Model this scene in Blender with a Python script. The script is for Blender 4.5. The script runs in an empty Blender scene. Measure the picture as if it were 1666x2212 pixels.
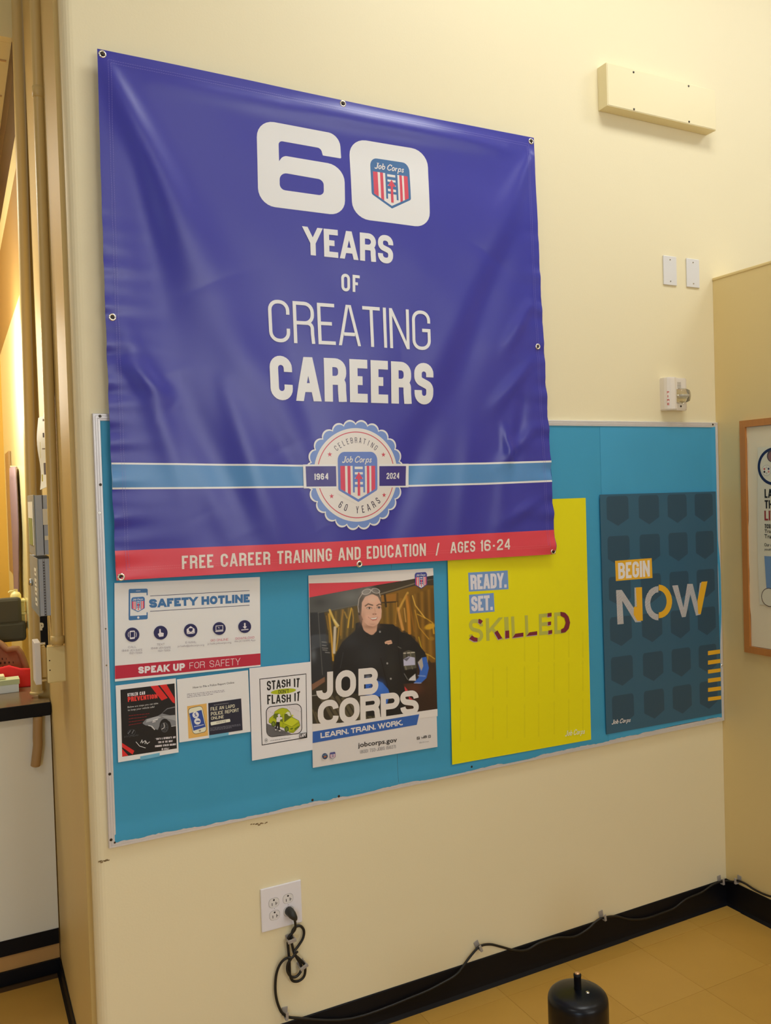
import bpy, bmesh, math, random
import numpy as np
from mathutils import Vector, Matrix
from mathutils.geometry import tessellate_polygon
random.seed(5)
rng = np.random.default_rng(5)
C = bpy.context.scene
COL = C.collection
# ------------------------------------------------------------------ camera
W, H = 1666, 2212
FPX = 1843.79
CAM = np.array([-0.3594, -2.4894, 1.7343])
def _rot(rx, ry, rz):
    cx, sx, cy, sy, cz, sz = math.cos(rx), math.sin(rx), math.cos(ry), math.sin(ry), math.cos(rz), math.sin(rz)
    X = np.array([[1, 0, 0], [0, cx, -sx], [0, sx, cx]])
    Y = np.array([[cy, 0, sy], [0, 1, 0], [-sy, 0, cy]])
    Z = np.array([[cz, -sz, 0], [sz, cz, 0], [0, 0, 1]])
    return Z @ Y @ X
ROT = _rot(1.54961, 0.0310048, -0.471493)
cd = bpy.data.cameras.new('camera')
cam = bpy.data.objects.new('camera', cd); COL.objects.link(cam)
cd.sensor_fit = 'VERTICAL'; cd.sensor_height = 24.0; cd.lens = FPX * 24.0 / H
cd.clip_start = 0.05
M = Matrix([list(ROT[i]) + [CAM[i]] for i in range(3)] + [[0, 0, 0, 1]])
cam.matrix_world = M
C.camera = cam
# ------------------------------------------------------------------ colour, world, exposure
C.view_settings.view_transform = 'Standard'
C.view_settings.look = 'None'
C.view_settings.gamma = 1.0
C.view_settings.use_curve_mapping = False
C.view_settings.exposure = -0.07
wd = bpy.data.worlds.new('world'); C.world = wd; wd.use_nodes = True
wd.node_tree.nodes['Background'].inputs[0].default_value = (1.0, 0.97, 0.92, 1)
wd.node_tree.nodes['Background'].inputs[1].default_value = 0.30
CEIL = 4.6
def area(name, loc, target, sx, sy, power, color):
    l = bpy.data.lights.new(name, 'AREA'); l.shape = 'RECTANGLE'; l.size = sx; l.size_y = sy
    l.energy = power; l.color = color
    o = bpy.data.objects.new(name, l); COL.objects.link(o); o.location = loc
    d = Vector(target) - Vector(loc)
    o.rotation_euler = d.to_track_quat('-Z', 'Y').to_euler()
    return o
LIGHTS = [((1.6, -1.2), 29), ((4.0, -1.4), 26), ((1.2, -4.6), 10), ((-2.6, -2.6), 22)]
for (lx, ly), pw in LIGHTS:
    area('ceiling_lamp_light', (lx, ly, CEIL - 0.08), (lx, ly, 0), 1.2, 0.6, pw, (0.965, 0.99, 1.0))
area('daylight_window_light', (-3.0, -6.45, 1.7), (-0.3, 0.3, 1.3), 2.0, 2.0, 78, (0.66, 0.82, 1.0))
area('far_room_light', (-1.2, 1.75, 3.3), (-0.6, 1.9, 0), 0.9, 0.5, 30, (1.0, 0.92, 0.76))
area('added_far_wall_light', (-0.42, 1.30, 2.28), (-0.09, 1.30, 2.24), 0.14, 0.42, 11, (1.0, 0.93, 0.78))  # unseen light without a fixture, added to make the glare on the service wall

# ------------------------------------------------------------------ helpers
def lin(c):
    c = c / 255.0
    return c / 12.92 if c <= 0.04045 else ((c + 0.055) / 1.055) ** 2.4
def alb(rgb, e=0.75):
    return tuple(min(0.92, lin(v) / e) for v in rgb)
_mats = {}
def mat(rgb, e=0.75, rough=0.6, metal=0.0, spec=0.5, noise=0.0, nscale=8.0, bump=0.0, bscale=300.0, coat=0.0, name=None, emit=None, trans=0.0, stretch=None):
    key = (rgb, e, rough, metal, spec, noise, nscale, bump, bscale, coat, emit, trans, stretch)
    if key in _mats: return _mats[key]
    m = bpy.data.materials.new(name or 'paint_%d' % len(_mats)); m.use_nodes = True
    nt = m.node_tree; b = nt.nodes['Principled BSDF']
    a = alb(rgb, e)
    b.inputs['Base Color'].default_value = (*a, 1)
    b.inputs['Roughness'].default_value = rough; b.inputs['Metallic'].default_value = metal
    b.inputs['Specular IOR Level'].default_value = spec
    b.inputs['Coat Weight'].default_value = coat
    b.inputs['Transmission Weight'].default_value = trans
    if emit:
        b.inputs['Emission Color'].default_value = (*a, 1); b.inputs['Emission Strength'].default_value = emit
    if noise or bump:
        tc = nt.nodes.new('ShaderNodeTexCoord')
        src = tc.outputs['Object']
        if stretch:
            mp = nt.nodes.new('ShaderNodeMapping'); mp.inputs['Scale'].default_value = stretch
            nt.links.new(src, mp.inputs['Vector']); src = mp.outputs['Vector']
    if noise:
        n = nt.nodes.new('ShaderNodeTexNoise'); n.inputs['Scale'].default_value = nscale; n.inputs['Detail'].default_value = 5
        nt.links.new(src, n.inputs['Vector'])
        mx = nt.nodes.new('ShaderNodeMix'); mx.data_type = 'RGBA'
        mx.inputs[6].default_value = (*[v * (1 - noise) for v in a], 1)
        mx.inputs[7].default_value = (*[min(.95, v * (1 + noise)) for v in a], 1)
        nt.links.new(n.outputs['Fac'], mx.inputs[0]); nt.links.new(mx.outputs[2], b.inputs['Base Color'])
    if bump:
        n2 = nt.nodes.new('ShaderNodeTexNoise'); n2.inputs['Scale'].default_value = bscale; n2.inputs['Detail'].default_value = 3
        nt.links.new(src, n2.inputs['Vector'])
        bp = nt.nodes.new('ShaderNodeBump'); bp.inputs['Strength'].default_value = bump; bp.inputs['Distance'].default_value = 0.002
        nt.links.new(n2.outputs['Fac'], bp.inputs['Height']); nt.links.new(bp.outputs['Normal'], b.inputs['Normal'])
    _mats[key] = m
    return m
def tag(o, label=None, cat=None, group=None, kind=None):
    if label: o['label'] = label
    if cat: o['category'] = cat
    if group: o['group'] = group
    if kind: o['kind'] = kind
    return o
def empty(name, loc, label=None, cat=None, group=None, kind=None):
    o = bpy.data.objects.new(name, None); COL.objects.link(o); o.location = loc; o.empty_display_size = 0.05
    return tag(o, label, cat, group, kind)
def link(name, me, parent=None):
    o = bpy.data.objects.new(name, me); COL.objects.link(o)
    if parent is not None:
        o.parent = parent
        o.matrix_parent_inverse = Matrix.Translation(parent.location).inverted()
    return o
class MB:
    """collects shapes with materials, built as one mesh object"""
    def __init__(s): s.v = []; s.f = []; s.mi = []; s.m = []; s.sm = []
    def slot(s, m):
        if m not in s.m: s.m.append(m)
        return s.m.index(m)
    def add(s, vs, fs, m, smooth=False):
        k = len(s.v); s.v += [tuple(v) for v in vs]; i = s.slot(m)
        for f in fs: s.f.append([k + j for j in f]); s.mi.append(i); s.sm.append(smooth)
        return s
    def bm(s, bmh, m, smooth=False):
        bmh.verts.index_update()
        s.add([v.co[:] for v in bmh.verts], [[v.index for v in f.verts] for f in bmh.faces], m, smooth); bmh.free(); return s
    def box(s, a, b, m, bev=0.0, mtx=None):
        bmh = bmesh.new(); bmesh.ops.create_cube(bmh, size=1)
        for v in bmh.verts:
            v.co = Vector([(a[i] + b[i]) / 2 + v.co[i] * (b[i] - a[i]) for i in range(3)])
        if bev: bmesh.ops.bevel(bmh, geom=bmh.edges[:], offset=bev, segments=2, affect='EDGES', profile=0.5)
        if mtx: bmesh.ops.transform(bmh, matrix=mtx, verts=bmh.verts)
        return s.bm(bmh, m, False)
    def cyl(s, p, q, r, m, r2=None, n=20, caps=True, smooth=True):
        p = Vector(p); q = Vector(q); d = (q - p); L = d.length; z = d.normalized()
        x = z.orthogonal().normalized(); y = z.cross(x); r2 = r if r2 is None else r2
        vs = [p + (x * math.cos(2 * math.pi * i / n) + y * math.sin(2 * math.pi * i / n)) * r for i in range(n)] + \
             [q + (x * math.cos(2 * math.pi * i / n) + y * math.sin(2 * math.pi * i / n)) * r2 for i in range(n)]
        s.add(vs, [[i, (i + 1) % n, n + (i + 1) % n, n + i] for i in range(n)], m, smooth)
        if caps: s.add(vs[:n], [list(range(n))[::-1]], m); s.add(vs[n:], [list(range(n))], m)
        return s
    def lathe(s, c, prof, m, n=40, smooth=True):
        vs = []; fs = []
        for (r, z) in prof:
            for i in range(n): a = 2 * math.pi * i / n; vs.append((c[0] + r * math.cos(a), c[1] + r * math.sin(a), c[2] + z))
        for k in range(len(prof) - 1):
            for i in range(n): fs.append([k * n + i, k * n + (i + 1) % n, (k + 1) * n + (i + 1) % n, (k + 1) * n + i])
        fs.append(list(range(n))[::-1]); fs.append([(len(prof) - 1) * n + i for i in range(n)])
        return s.add(vs, fs, m, smooth)
    def tube(s, pts, r, m, n=10, sub=6, rs=None):
        P = [Vector(p) for p in pts]; Q = []; R = []
        for i in range(len(P) - 1):
            p0 = P[max(i - 1, 0)]; p1 = P[i]; p2 = P[i + 1]; p3 = P[min(i + 2, len(P) - 1)]
            for k in range(sub):
                t = k / sub; t2 = t * t; t3 = t2 * t
                Q.append(0.5 * ((2 * p1) + (-p0 + p2) * t + (2 * p0 - 5 * p1 + 4 * p2 - p3) * t2 + (-p0 + 3 * p1 - 3 * p2 + p3) * t3))
                R.append(r if rs is None else rs[i] * (1 - t) + rs[i + 1] * t)
        Q.append(P[-1]); R.append(r if rs is None else rs[-1])
        vs = []; up = None
        for i, q in enumerate(Q):
            d = (Q[min(i + 1, len(Q) - 1)] - Q[max(i - 1, 0)]).normalized()
            if up is None: up = d.orthogonal().normalized()
            up = (up - d * up.dot(d)).normalized(); y = d.cross(up)
            for k in range(n): a = 2 * math.pi * k / n; vs.append(q + (up * math.cos(a) + y * math.sin(a)) * R[i])
        fs = [[i * n + k, i * n + (k + 1) % n, (i + 1) * n + (k + 1) % n, (i + 1) * n + k] for i in range(len(Q) - 1) for k in range(n)]
        fs.append(list(range(n))[::-1]); fs.append([(len(Q) - 1) * n + k for k in range(n)])
        return s.add(vs, fs, m, True)
    def ball(s, c, r, m, sc=(1, 1, 1), n=16):
        bmh = bmesh.new(); bmesh.ops.create_uvsphere(bmh, u_segments=n * 2, v_segments=n, radius=r)
        for v in bmh.verts: v.co = Vector([c[i] + v.co[i] * sc[i] for i in range(3)])
        return s.bm(bmh, m, True)
    def prism(s, prof, axis, a, b, m, smooth=False):
        """extrude a 2D profile (list of (p,q)) along an axis from a to b"""
        def P(p, q, t): return {0: (t, p, q), 1: (p, t, q), 2: (p, q, t)}[axis]
        n = len(prof); vs = [P(p, q, a) for p, q in prof] + [P(p, q, b) for p, q in prof]
        fs = [[i, (i + 1) % n, n + (i + 1) % n, n + i] for i in range(n)]
        s.add(vs, fs, m, smooth)
        tri = tessellate_polygon([[Vector((p, q, 0)) for p, q in prof]])
        s.add(vs, [list(t) for t in tri] + [[n + i for i in t][::-1] for t in tri], m); return s
    def build(s, name, parent=None, auto=False):
        me = bpy.data.meshes.new(name); me.from_pydata(s.v, [], s.f)
        for m in s.m: me.materials.append(m)
        me.polygons.foreach_set('material_index', s.mi); me.polygons.foreach_set('use_smooth', s.sm)
        me.update()
        bmh = bmesh.new(); bmh.from_mesh(me); bmesh.ops.recalc_face_normals(bmh, faces=bmh.faces); bmh.to_mesh(me); bmh.free()
        return link(name, me, parent)
def ray(u, v):
    d = ROT @ np.array([(u - W / 2) / FPX, -(v - H / 2) / FPX, -1.0]); return d
def at(u, v, axis=1, val=0.0):
    """the world point on the plane axis=val that the photograph shows at (u, v): measured positions on real walls"""
    d = ray(u, v); t = (val - CAM[axis]) / d[axis]; return CAM + t * d
def wxz(u, v, y=-0.012):
    p = at(u, v, 1, y); return (p[0], p[2])

# ------------------------------------------------------------------ 2D printing: convex polygons laid on a plane
def clip_half(poly, a, b, c):
    out = []; n = len(poly)
    for i in range(n):
        p = poly[i]; q = poly[(i + 1) % n]; dp = a * p[0] + b * p[1] - c; dq = a * q[0] + b * q[1] - c
        if dp >= 0: out.append(p)
        if (dp >= 0) != (dq >= 0):
            t = dp / (dp - dq); out.append((p[0] + (q[0] - p[0]) * t, p[1] + (q[1] - p[1]) * t))
    return out
def area2(p): return sum(p[i][0] * p[(i + 1) % len(p)][1] - p[(i + 1) % len(p)][0] * p[i][1] for i in range(len(p)))
def clip_conv(poly, conv):
    if area2(conv) < 0: conv = conv[::-1]
    for i in range(len(conv)):
        p = conv[i]; q = conv[(i + 1) % len(conv)]
        a, b = -(q[1] - p[1]), (q[0] - p[0]); poly = clip_half(poly, a, b, a * p[0] + b * p[1])
        if len(poly) < 3: return []
    return poly
def fillet(pts, closed=True, seg=7):
    out = []; n = len(pts)
    for i, p in enumerate(pts):
        r = p[2] if len(p) > 2 else 0
        if r <= 0 or (not closed and i in (0, n - 1)): out.append((p[0], p[1])); continue
        a = pts[(i - 1) % n]; b = pts[(i + 1) % n]
        va = np.array([a[0] - p[0], a[1] - p[1]], float); vb = np.array([b[0] - p[0], b[1] - p[1]], float)
        la = np.linalg.norm(va); lb = np.linalg.norm(vb); va /= la; vb /= lb
        cosang = float(np.clip(va @ vb, -1, 1)); ang = math.acos(cosang)
        t = r / math.tan(ang / 2) if ang > 1e-3 else r
        if abs(cosang) > .999: out.append((p[0], p[1])); continue
        t = min(t, la * (0.5 if len(a) > 2 and a[2] > 0 else 1), lb * (0.5 if len(b) > 2 and b[2] > 0 else 1))
        P0 = np.array([p[0], p[1]], float)
        A = P0 + va * t; B = P0 + vb * t
        k = 0.5523 if abs(cosang) < .5 else 0.6
        for j in range(seg + 1):
            s = j / seg; c1 = A + (P0 - A) * k; c2 = B + (P0 - B) * k
            q = A * (1 - s) ** 3 + 3 * c1 * s * (1 - s) ** 2 + 3 * c2 * s * s * (1 - s) + B * s ** 3
            out.append((float(q[0]), float(q[1])))
    return out
def tris(outer, holes=()):
    loops = [outer] + list(holes); flat = [p for l in loops for p in l]
    t = tessellate_polygon([[Vector((p[0], p[1], 0)) for p in l] for l in loops])
    return [[flat[i] for i in tr] for tr in t]
def hull(P):
    P = sorted(set((float(a), float(b)) for a, b in P))
    if len(P) < 3: return P
    def half(Q):
        h = []
        for p in Q:
            while len(h) > 1 and (h[-1][0] - h[-2][0]) * (p[1] - h[-2][1]) - (h[-1][1] - h[-2][1]) * (p[0] - h[-2][0]) <= 0: h.pop()
            h.append(p)
        return h[:-1]
    return half(P) + half(P[::-1])
def ribbon(path, t, closed=False):
    P = [np.array(p[:2], float) for p in path]; Q = [P[0]]
    for p in P[1:]:
        if np.linalg.norm(p - Q[-1]) > 1e-5: Q.append(p)
    if closed and np.linalg.norm(Q[0] - Q[-1]) < 1e-5: Q.pop()
    P = Q; n = len(P); L = []; R = []
    if n < 2: return []
    for i in range(n):
        d0 = P[i] - P[i - 1] if (i > 0 or closed) else None
        d1 = P[(i + 1) % n] - P[i] if (i < n - 1 or closed) else None
        if d0 is None: d0 = d1
        if d1 is None: d1 = d0
        d0 = d0 / np.linalg.norm(d0); d1 = d1 / np.linalg.norm(d1)
        n0 = np.array([-d0[1], d0[0]]); n1 = np.array([-d1[1], d1[0]]); m = n0 + n1
        l = np.linalg.norm(m); m = m / l if l > 1e-6 else n0
        w = t / 2 / max(0.35, m @ n0); L.append(P[i] + m * w); R.append(P[i] - m * w)
    out = []
    for i in range(n if closed else n - 1):
        j = (i + 1) % n; out.append(hull([tuple(R[i]), tuple(R[j]), tuple(L[j]), tuple(L[i])]))
    return out
# glyph: (relative width, strokes); a stroke is (points (x, y[, rounded]), ext_start, ext_end, closed)
_O = ([(0, 0, 1), (1, 0, 1), (1, 1, 1), (0, 1, 1)], 0, 0, 1)
def S_(pts, a=1, b=1, c=0): return (pts, a, b, c)
GL = {
 'A': (1.08, [S_([(0, 0), (.42, 1)]), S_([(1, 0), (.58, 1)]), S_([(.2, .26), (.8, .26)], 0, 0)]),
 'B': (1, [S_([(0, 0), (0, 1)]), S_([(0, 1), (.96, 1, 1), (.96, .52, 1), (0, .52)], 0, 0), S_([(0, .52), (1, .52, 1), (1, 0, 1), (0, 0)], 0, 0)]),
 'C': (1, [S_([(1, .68), (1, 1, 1), (0, 1, 1), (0, 0, 1), (1, 0, 1), (1, .32)], 0, 0)]),
 'D': (1, [S_([(0, 0), (0, 1), (1, 1, 1), (1, 0, 1)], 0, 0, 1)]),
 'E': (.84, [S_([(1, 1), (0, 1), (0, 0), (1, 0)]), S_([(0, .51), (.9, .51)], 0, 0)]),
 'F': (.82, [S_([(1, 1), (0, 1), (0, 0)]), S_([(0, .49), (.9, .49)], 0, 0)]),
 'G': (1, [S_([(1, .7), (1, 1, 1), (0, 1, 1), (0, 0, 1), (1, 0, 1), (1, .5), (.55, .5)], 0, 0)]),
 'H': (1, [S_([(0, 0), (0, 1)]), S_([(1, 0), (1, 1)]), S_([(0, .51), (1, .51)], 0, 0)]),
 'I': (0, [S_([(.5, 0), (.5, 1)])]),
 'J': (.8, [S_([(1, 1), (1, 0, 1), (0, 0, 1), (0, .3)], 1, 0)]),
 'K': (1, [S_([(0, 0), (0, 1)]), S_([(.05, .36), (.95, 1)], 0, 1), S_([(.3, .58), (1, 0)], 0, 1)]),
 'L': (.8, [S_([(0, 1), (0, 0), (1, 0)])]),
 'M': (1.35, [S_([(0, 0), (0, 1)]), S_([(1, 0), (1, 1)]), S_([(0.03, 1), (.5, .1)], 1, 1), S_([(.97, 1), (.5, .1)], 1, 1)]),
 'N': (1.06, [S_([(0, 0), (0, 1)]), S_([(1, 0), (1, 1)]), S_([(0.03, 1), (.97, 0)])]),
 'O': (1, [_O]), '0': (.95, [_O]),
 'P': (.98, [S_([(0, 0), (0, 1), (1, 1, 1), (1, .44, 1), (0, .44)], 1, 0)]),
 'Q': (1, [_O, S_([(.55, .25), (1, -.05)], 0, 0)]),
 'R': (1, [S_([(0, 0), (0, 1), (1, 1, 1), (1, .49, 1), (0, .49)], 1, 0), S_([(.5, .49), (.97, .49, .6), (.97, .2), (1.0, 0)], 0, 1)]),
 'S': (.97, [S_([(1, .7), (1, 1, 1), (0, 1, 1), (0, .6, .8), (1, .42, .8), (1, 0, 1), (0, 0, 1), (0, .3)], 0, 0)]),
 'T': (.9, [S_([(0, 1), (1, 1)]), S_([(.5, 0), (.5, 1)])]),
 'U': (1, [S_([(0, 1), (0, 0, 1), (1, 0, 1), (1, 1)])]),
 'V': (1.05, [S_([(0, 1), (.44, 0)]), S_([(1, 1), (.56, 0)])]),
 'W': (1.55, [S_([(0, 1), (.26, 0)]), S_([(.5, 1), (.26, 0)]), S_([(.5, 1), (.74, 0)]), S_([(1, 1), (.74, 0)])]),
 'X': (1, [S_([(0, 0), (1, 1)]), S_([(1, 0), (0, 1)])]),
 'Y': (1.05, [S_([(0, 1), (.5, .42)], 1, 0), S_([(1, 1), (.5, .42)], 1, 0), S_([(.5, 0), (.5, .47)], 1, 0)]),
 'Z': (.95, [S_([(0, 1), (1, 1)]), S_([(0, 0), (1, 0)]), S_([(.97, 1), (.03, 0)])]),
 '1': (.45, [S_([(1, 0), (1, 1)]), S_([(1, .9), (0, .78)], 0, 0)]),
 '2': (.92, [S_([(0, .7), (0, 1, 1), (1, 1, 1), (1, .62, .5), (0, .12, .3), (0, 0), (1, 0)], 0, 1)]),
 '3': (.92, [S_([(0, .75), (0, 1, 1), (1, 1, 1), (1, .53, .8), (.4, .53)], 0, 0), S_([(.4, .53), (1, .53, .8), (1, 0, 1), (0, 0, 1), (0, .25)], 0, 0)]),
 '4': (.98, [S_([(.8, 0), (.8, 1)]), S_([(.72, 1), (0, .3)], 0, 0), S_([(-.05, .24), (1.1, .24)], 0, 0)]),
 '5': (.92, [S_([(.95, 1), (.05, 1), (.05, .58), (1, .6, 1), (1, 0, 1), (0, 0, 1), (0, .27)], 1, 0)]),
 '6': (.95, [S_([(1, .75), (1, 1, 1), (0, 1, 1), (0, 0, 1), (1, 0, 1), (1, .56, 1), (0, .56)], 0, 0)]),
 '7': (.85, [S_([(0, 1), (1, 1), (.35, 0)])]),
 '8': (.95, [S_([(.05, .54, 1), (.95, .54, 1), (.95, 1, 1), (.05, 1, 1)], 0, 0, 1), S_([(0, 0, 1), (1, 0, 1), (1, .54, 1), (0, .54, 1)], 0, 0, 1)]),
 '9': (.95, [S_([(0, .25), (0, 0, 1), (1, 0, 1), (1, 1, 1), (0, 1, 1), (0, .44, 1), (1, .44)], 0, 0)]),
 '-': (.55, [S_([(0, .42), (1, .42)], 0, 0)]), '/': (.8, [S_([(0, 0), (1, 1)])]),
 '.': (0, [S_([(.5, 0), (.5, .02)], 1, 1)]), "'": (0, [S_([(.5, .75), (.5, 1)], 0, 1)]), '!': (0, [S_([(.5, .32), (.5, 1)], 0, 1), S_([(.5, 0), (.5, .02)], 1, 1)]),
 '(': (.3, [S_([(1, 1), (0, .75, 1), (0, .25, 1), (1, 0)])]), ')': (.3, [S_([(0, 1), (1, .75, 1), (1, .25, 1), (0, 0)])]),
 '[': (.3, [S_([(1, 1), (0, 1), (0, 0), (1, 0)])]), ']': (.3, [S_([(0, 1), (1, 1), (1, 0), (0, 0)])]),
 '&': (1, [S_([(1, 0), (.1, .75, .6), (.3, 1, .6), (.75, 1, .6), (.75, .7, .6), (0, .35, .6), (0, 0, 1), (.6, 0, .8), (1, .45)], 1, 0)]),
 '*': (.5, [S_([(0, .75), (1, .95)], 0, 0), S_([(0, .95), (1, .75)], 0, 0)]), ',': (0, [S_([(.5, -.12), (.5, .05)], 0, 0)]),
 '@': (1.1, [_O, S_([(.35, .35, 1), (.7, .35, 1), (.7, .65, 1), (.35, .65, 1)], 0, 0, 1)]),
}
# a small italic serif face for the two words of the emblem
ITAL = {
 'J': (.62, 1, [([(.95, 1), (.78, .12), (.55, 0), (.1, .02)], .2), ([(.55, .96), (1.3, .96)], .08), ([(.05, .12), (.22, .12)], .14)]),
 'o': (.55, .62, [([(.1, .3), (.25, .02), (.6, .02), (.95, .32), (.8, .6), (.42, .6), (.1, .3)], .16)]),
 'b': (.58, 1, [([(.35, 1), (.1, .1), (.35, 0), (.7, .06), (.95, .4), (.8, .6), (.5, .56), (.22, .4)], .16), ([(.1, .97), (.4, .97)], .07)]),
 'C': (.78, 1, [([(1.05, .72), (.95, .95), (.6, .98), (.2, .65), (.1, .25), (.35, .0), (.7, .03), (.92, .25)], .17), ([(1.08, .7), (1.12, 1)], .07)]),
 'r': (.45, .62, [([(.1, 0), (.28, .6)], .18), ([(.2, .3), (.6, .6), (.95, .52)], .12)]),
 'p': (.6, .62, [([(.0, -.32), (.28, .6)], .17), ([(.2, .35), (.5, .6), (.9, .55), (.9, .2), (.6, 0), (.2, .08)], .14), ([(-.18, -.33), (.2, -.33)], .07)]),
 's': (.45, .62, [([(.9, .48), (.6, .6), (.3, .5), (.4, .34), (.8, .2), (.6, .0), (.2, .02), (.05, .15)], .15)]),
}
def layout(text, t, aspect, rad, sp, space):
    """polygons of the text in a box of width = aspect and height 1"""
    fixed = 0; rel = 0; n = 0
    for ch in text:
        if ch == ' ': fixed += space; continue
        w = GL[ch][0]; n += 1
        if w == 0: fixed += t
        else: rel += w
    fixed += sp * (len(text) - 1)
    k = max(0.15, (aspect - fixed) / rel) if rel else 1
    x = 0; out = []
    for ch in text:
        if ch == ' ': x += space + sp; continue
        w = GL[ch][0]; w = t if w == 0 else w * k
        polys = []; sid = -1
        R = min(rad, max(.02, (w - t) / 2), (1 - t) / 2 - .01)
        for (pts, a, b, closed) in GL[ch][1]:
            sid += 1; polys.append([])
            P = [(t / 2 + p[0] * (w - t), t / 2 + p[1] * (1 - t), (R * p[2]) if len(p) > 2 else 0) for p in pts]
            F = fillet(P, closed=bool(closed), seg=6)
            diag = len(F) == 2 and abs(F[0][0] - F[1][0]) > 1e-4 and abs(F[0][1] - F[1][1]) > 1e-4
            if not closed and (a or b):
                F = [np.array(p) for p in F]
                e = t * 1.5 if diag else t / 2
                if a: d = F[0] - F[1]; F[0] = F[0] + d / np.linalg.norm(d) * e
                if b: d = F[-1] - F[-2]; F[-1] = F[-1] + d / np.linalg.norm(d) * (t * 1.5 if (ch in '7' or diag) else t / 2)
            tt = t * (.92 if diag else 1)
            for q in ribbon(F, tt, bool(closed)):
                if ch not in ',Q':
                    q = clip_half(q, 0, 1, 0); q = clip_half(q, 0, -1, -1) if len(q) > 2 else q
                if ch in 'MN':
                    q = clip_half(q, 1, 0, 0) if len(q) > 2 else q; q = clip_half(q, -1, 0, -w) if len(q) > 2 else q
                if len(q) > 2: polys[-1].append([(x + p[0], p[1]) for p in q])
        out.append(polys); x += w + sp
    return out, x - sp
def ital(text):
    x = 0; out = []
    for ch in text:
        if ch == ' ': x += .3; continue
        w, h, st = GLI = ITAL[ch]
        L = []
        for pts, t in st:
            P = [(x + p[0] * w, p[1]) for p in pts]
            P = fillet([(p[0], p[1], .2 if 0 < i < len(P) - 1 else 0) for i, p in enumerate(P)], closed=False, seg=4)
            L += [[(p[0] + .12 * p[1], p[1]) for p in q] for q in ribbon(P, t)]
        out.append(L); x += w + .08
    return out, x
def hermite_bi(q, s, t):
    """q = TL, TR, BR, BL; s right, t up"""
    TL, TR, BR, BL = q
    return tuple((BL[i] * (1 - s) + BR[i] * s) * (1 - t) + (TL[i] * (1 - s) + TR[i] * s) * t for i in range(2))
class Crop:
    def __init__(s, ox, oy, k): s.o = (ox, oy); s.k = k
    def __call__(s, x, y): return (s.o[0] + x / s.k, s.o[1] + y / s.k)
FULL = Crop(0, 0, 1)
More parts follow.
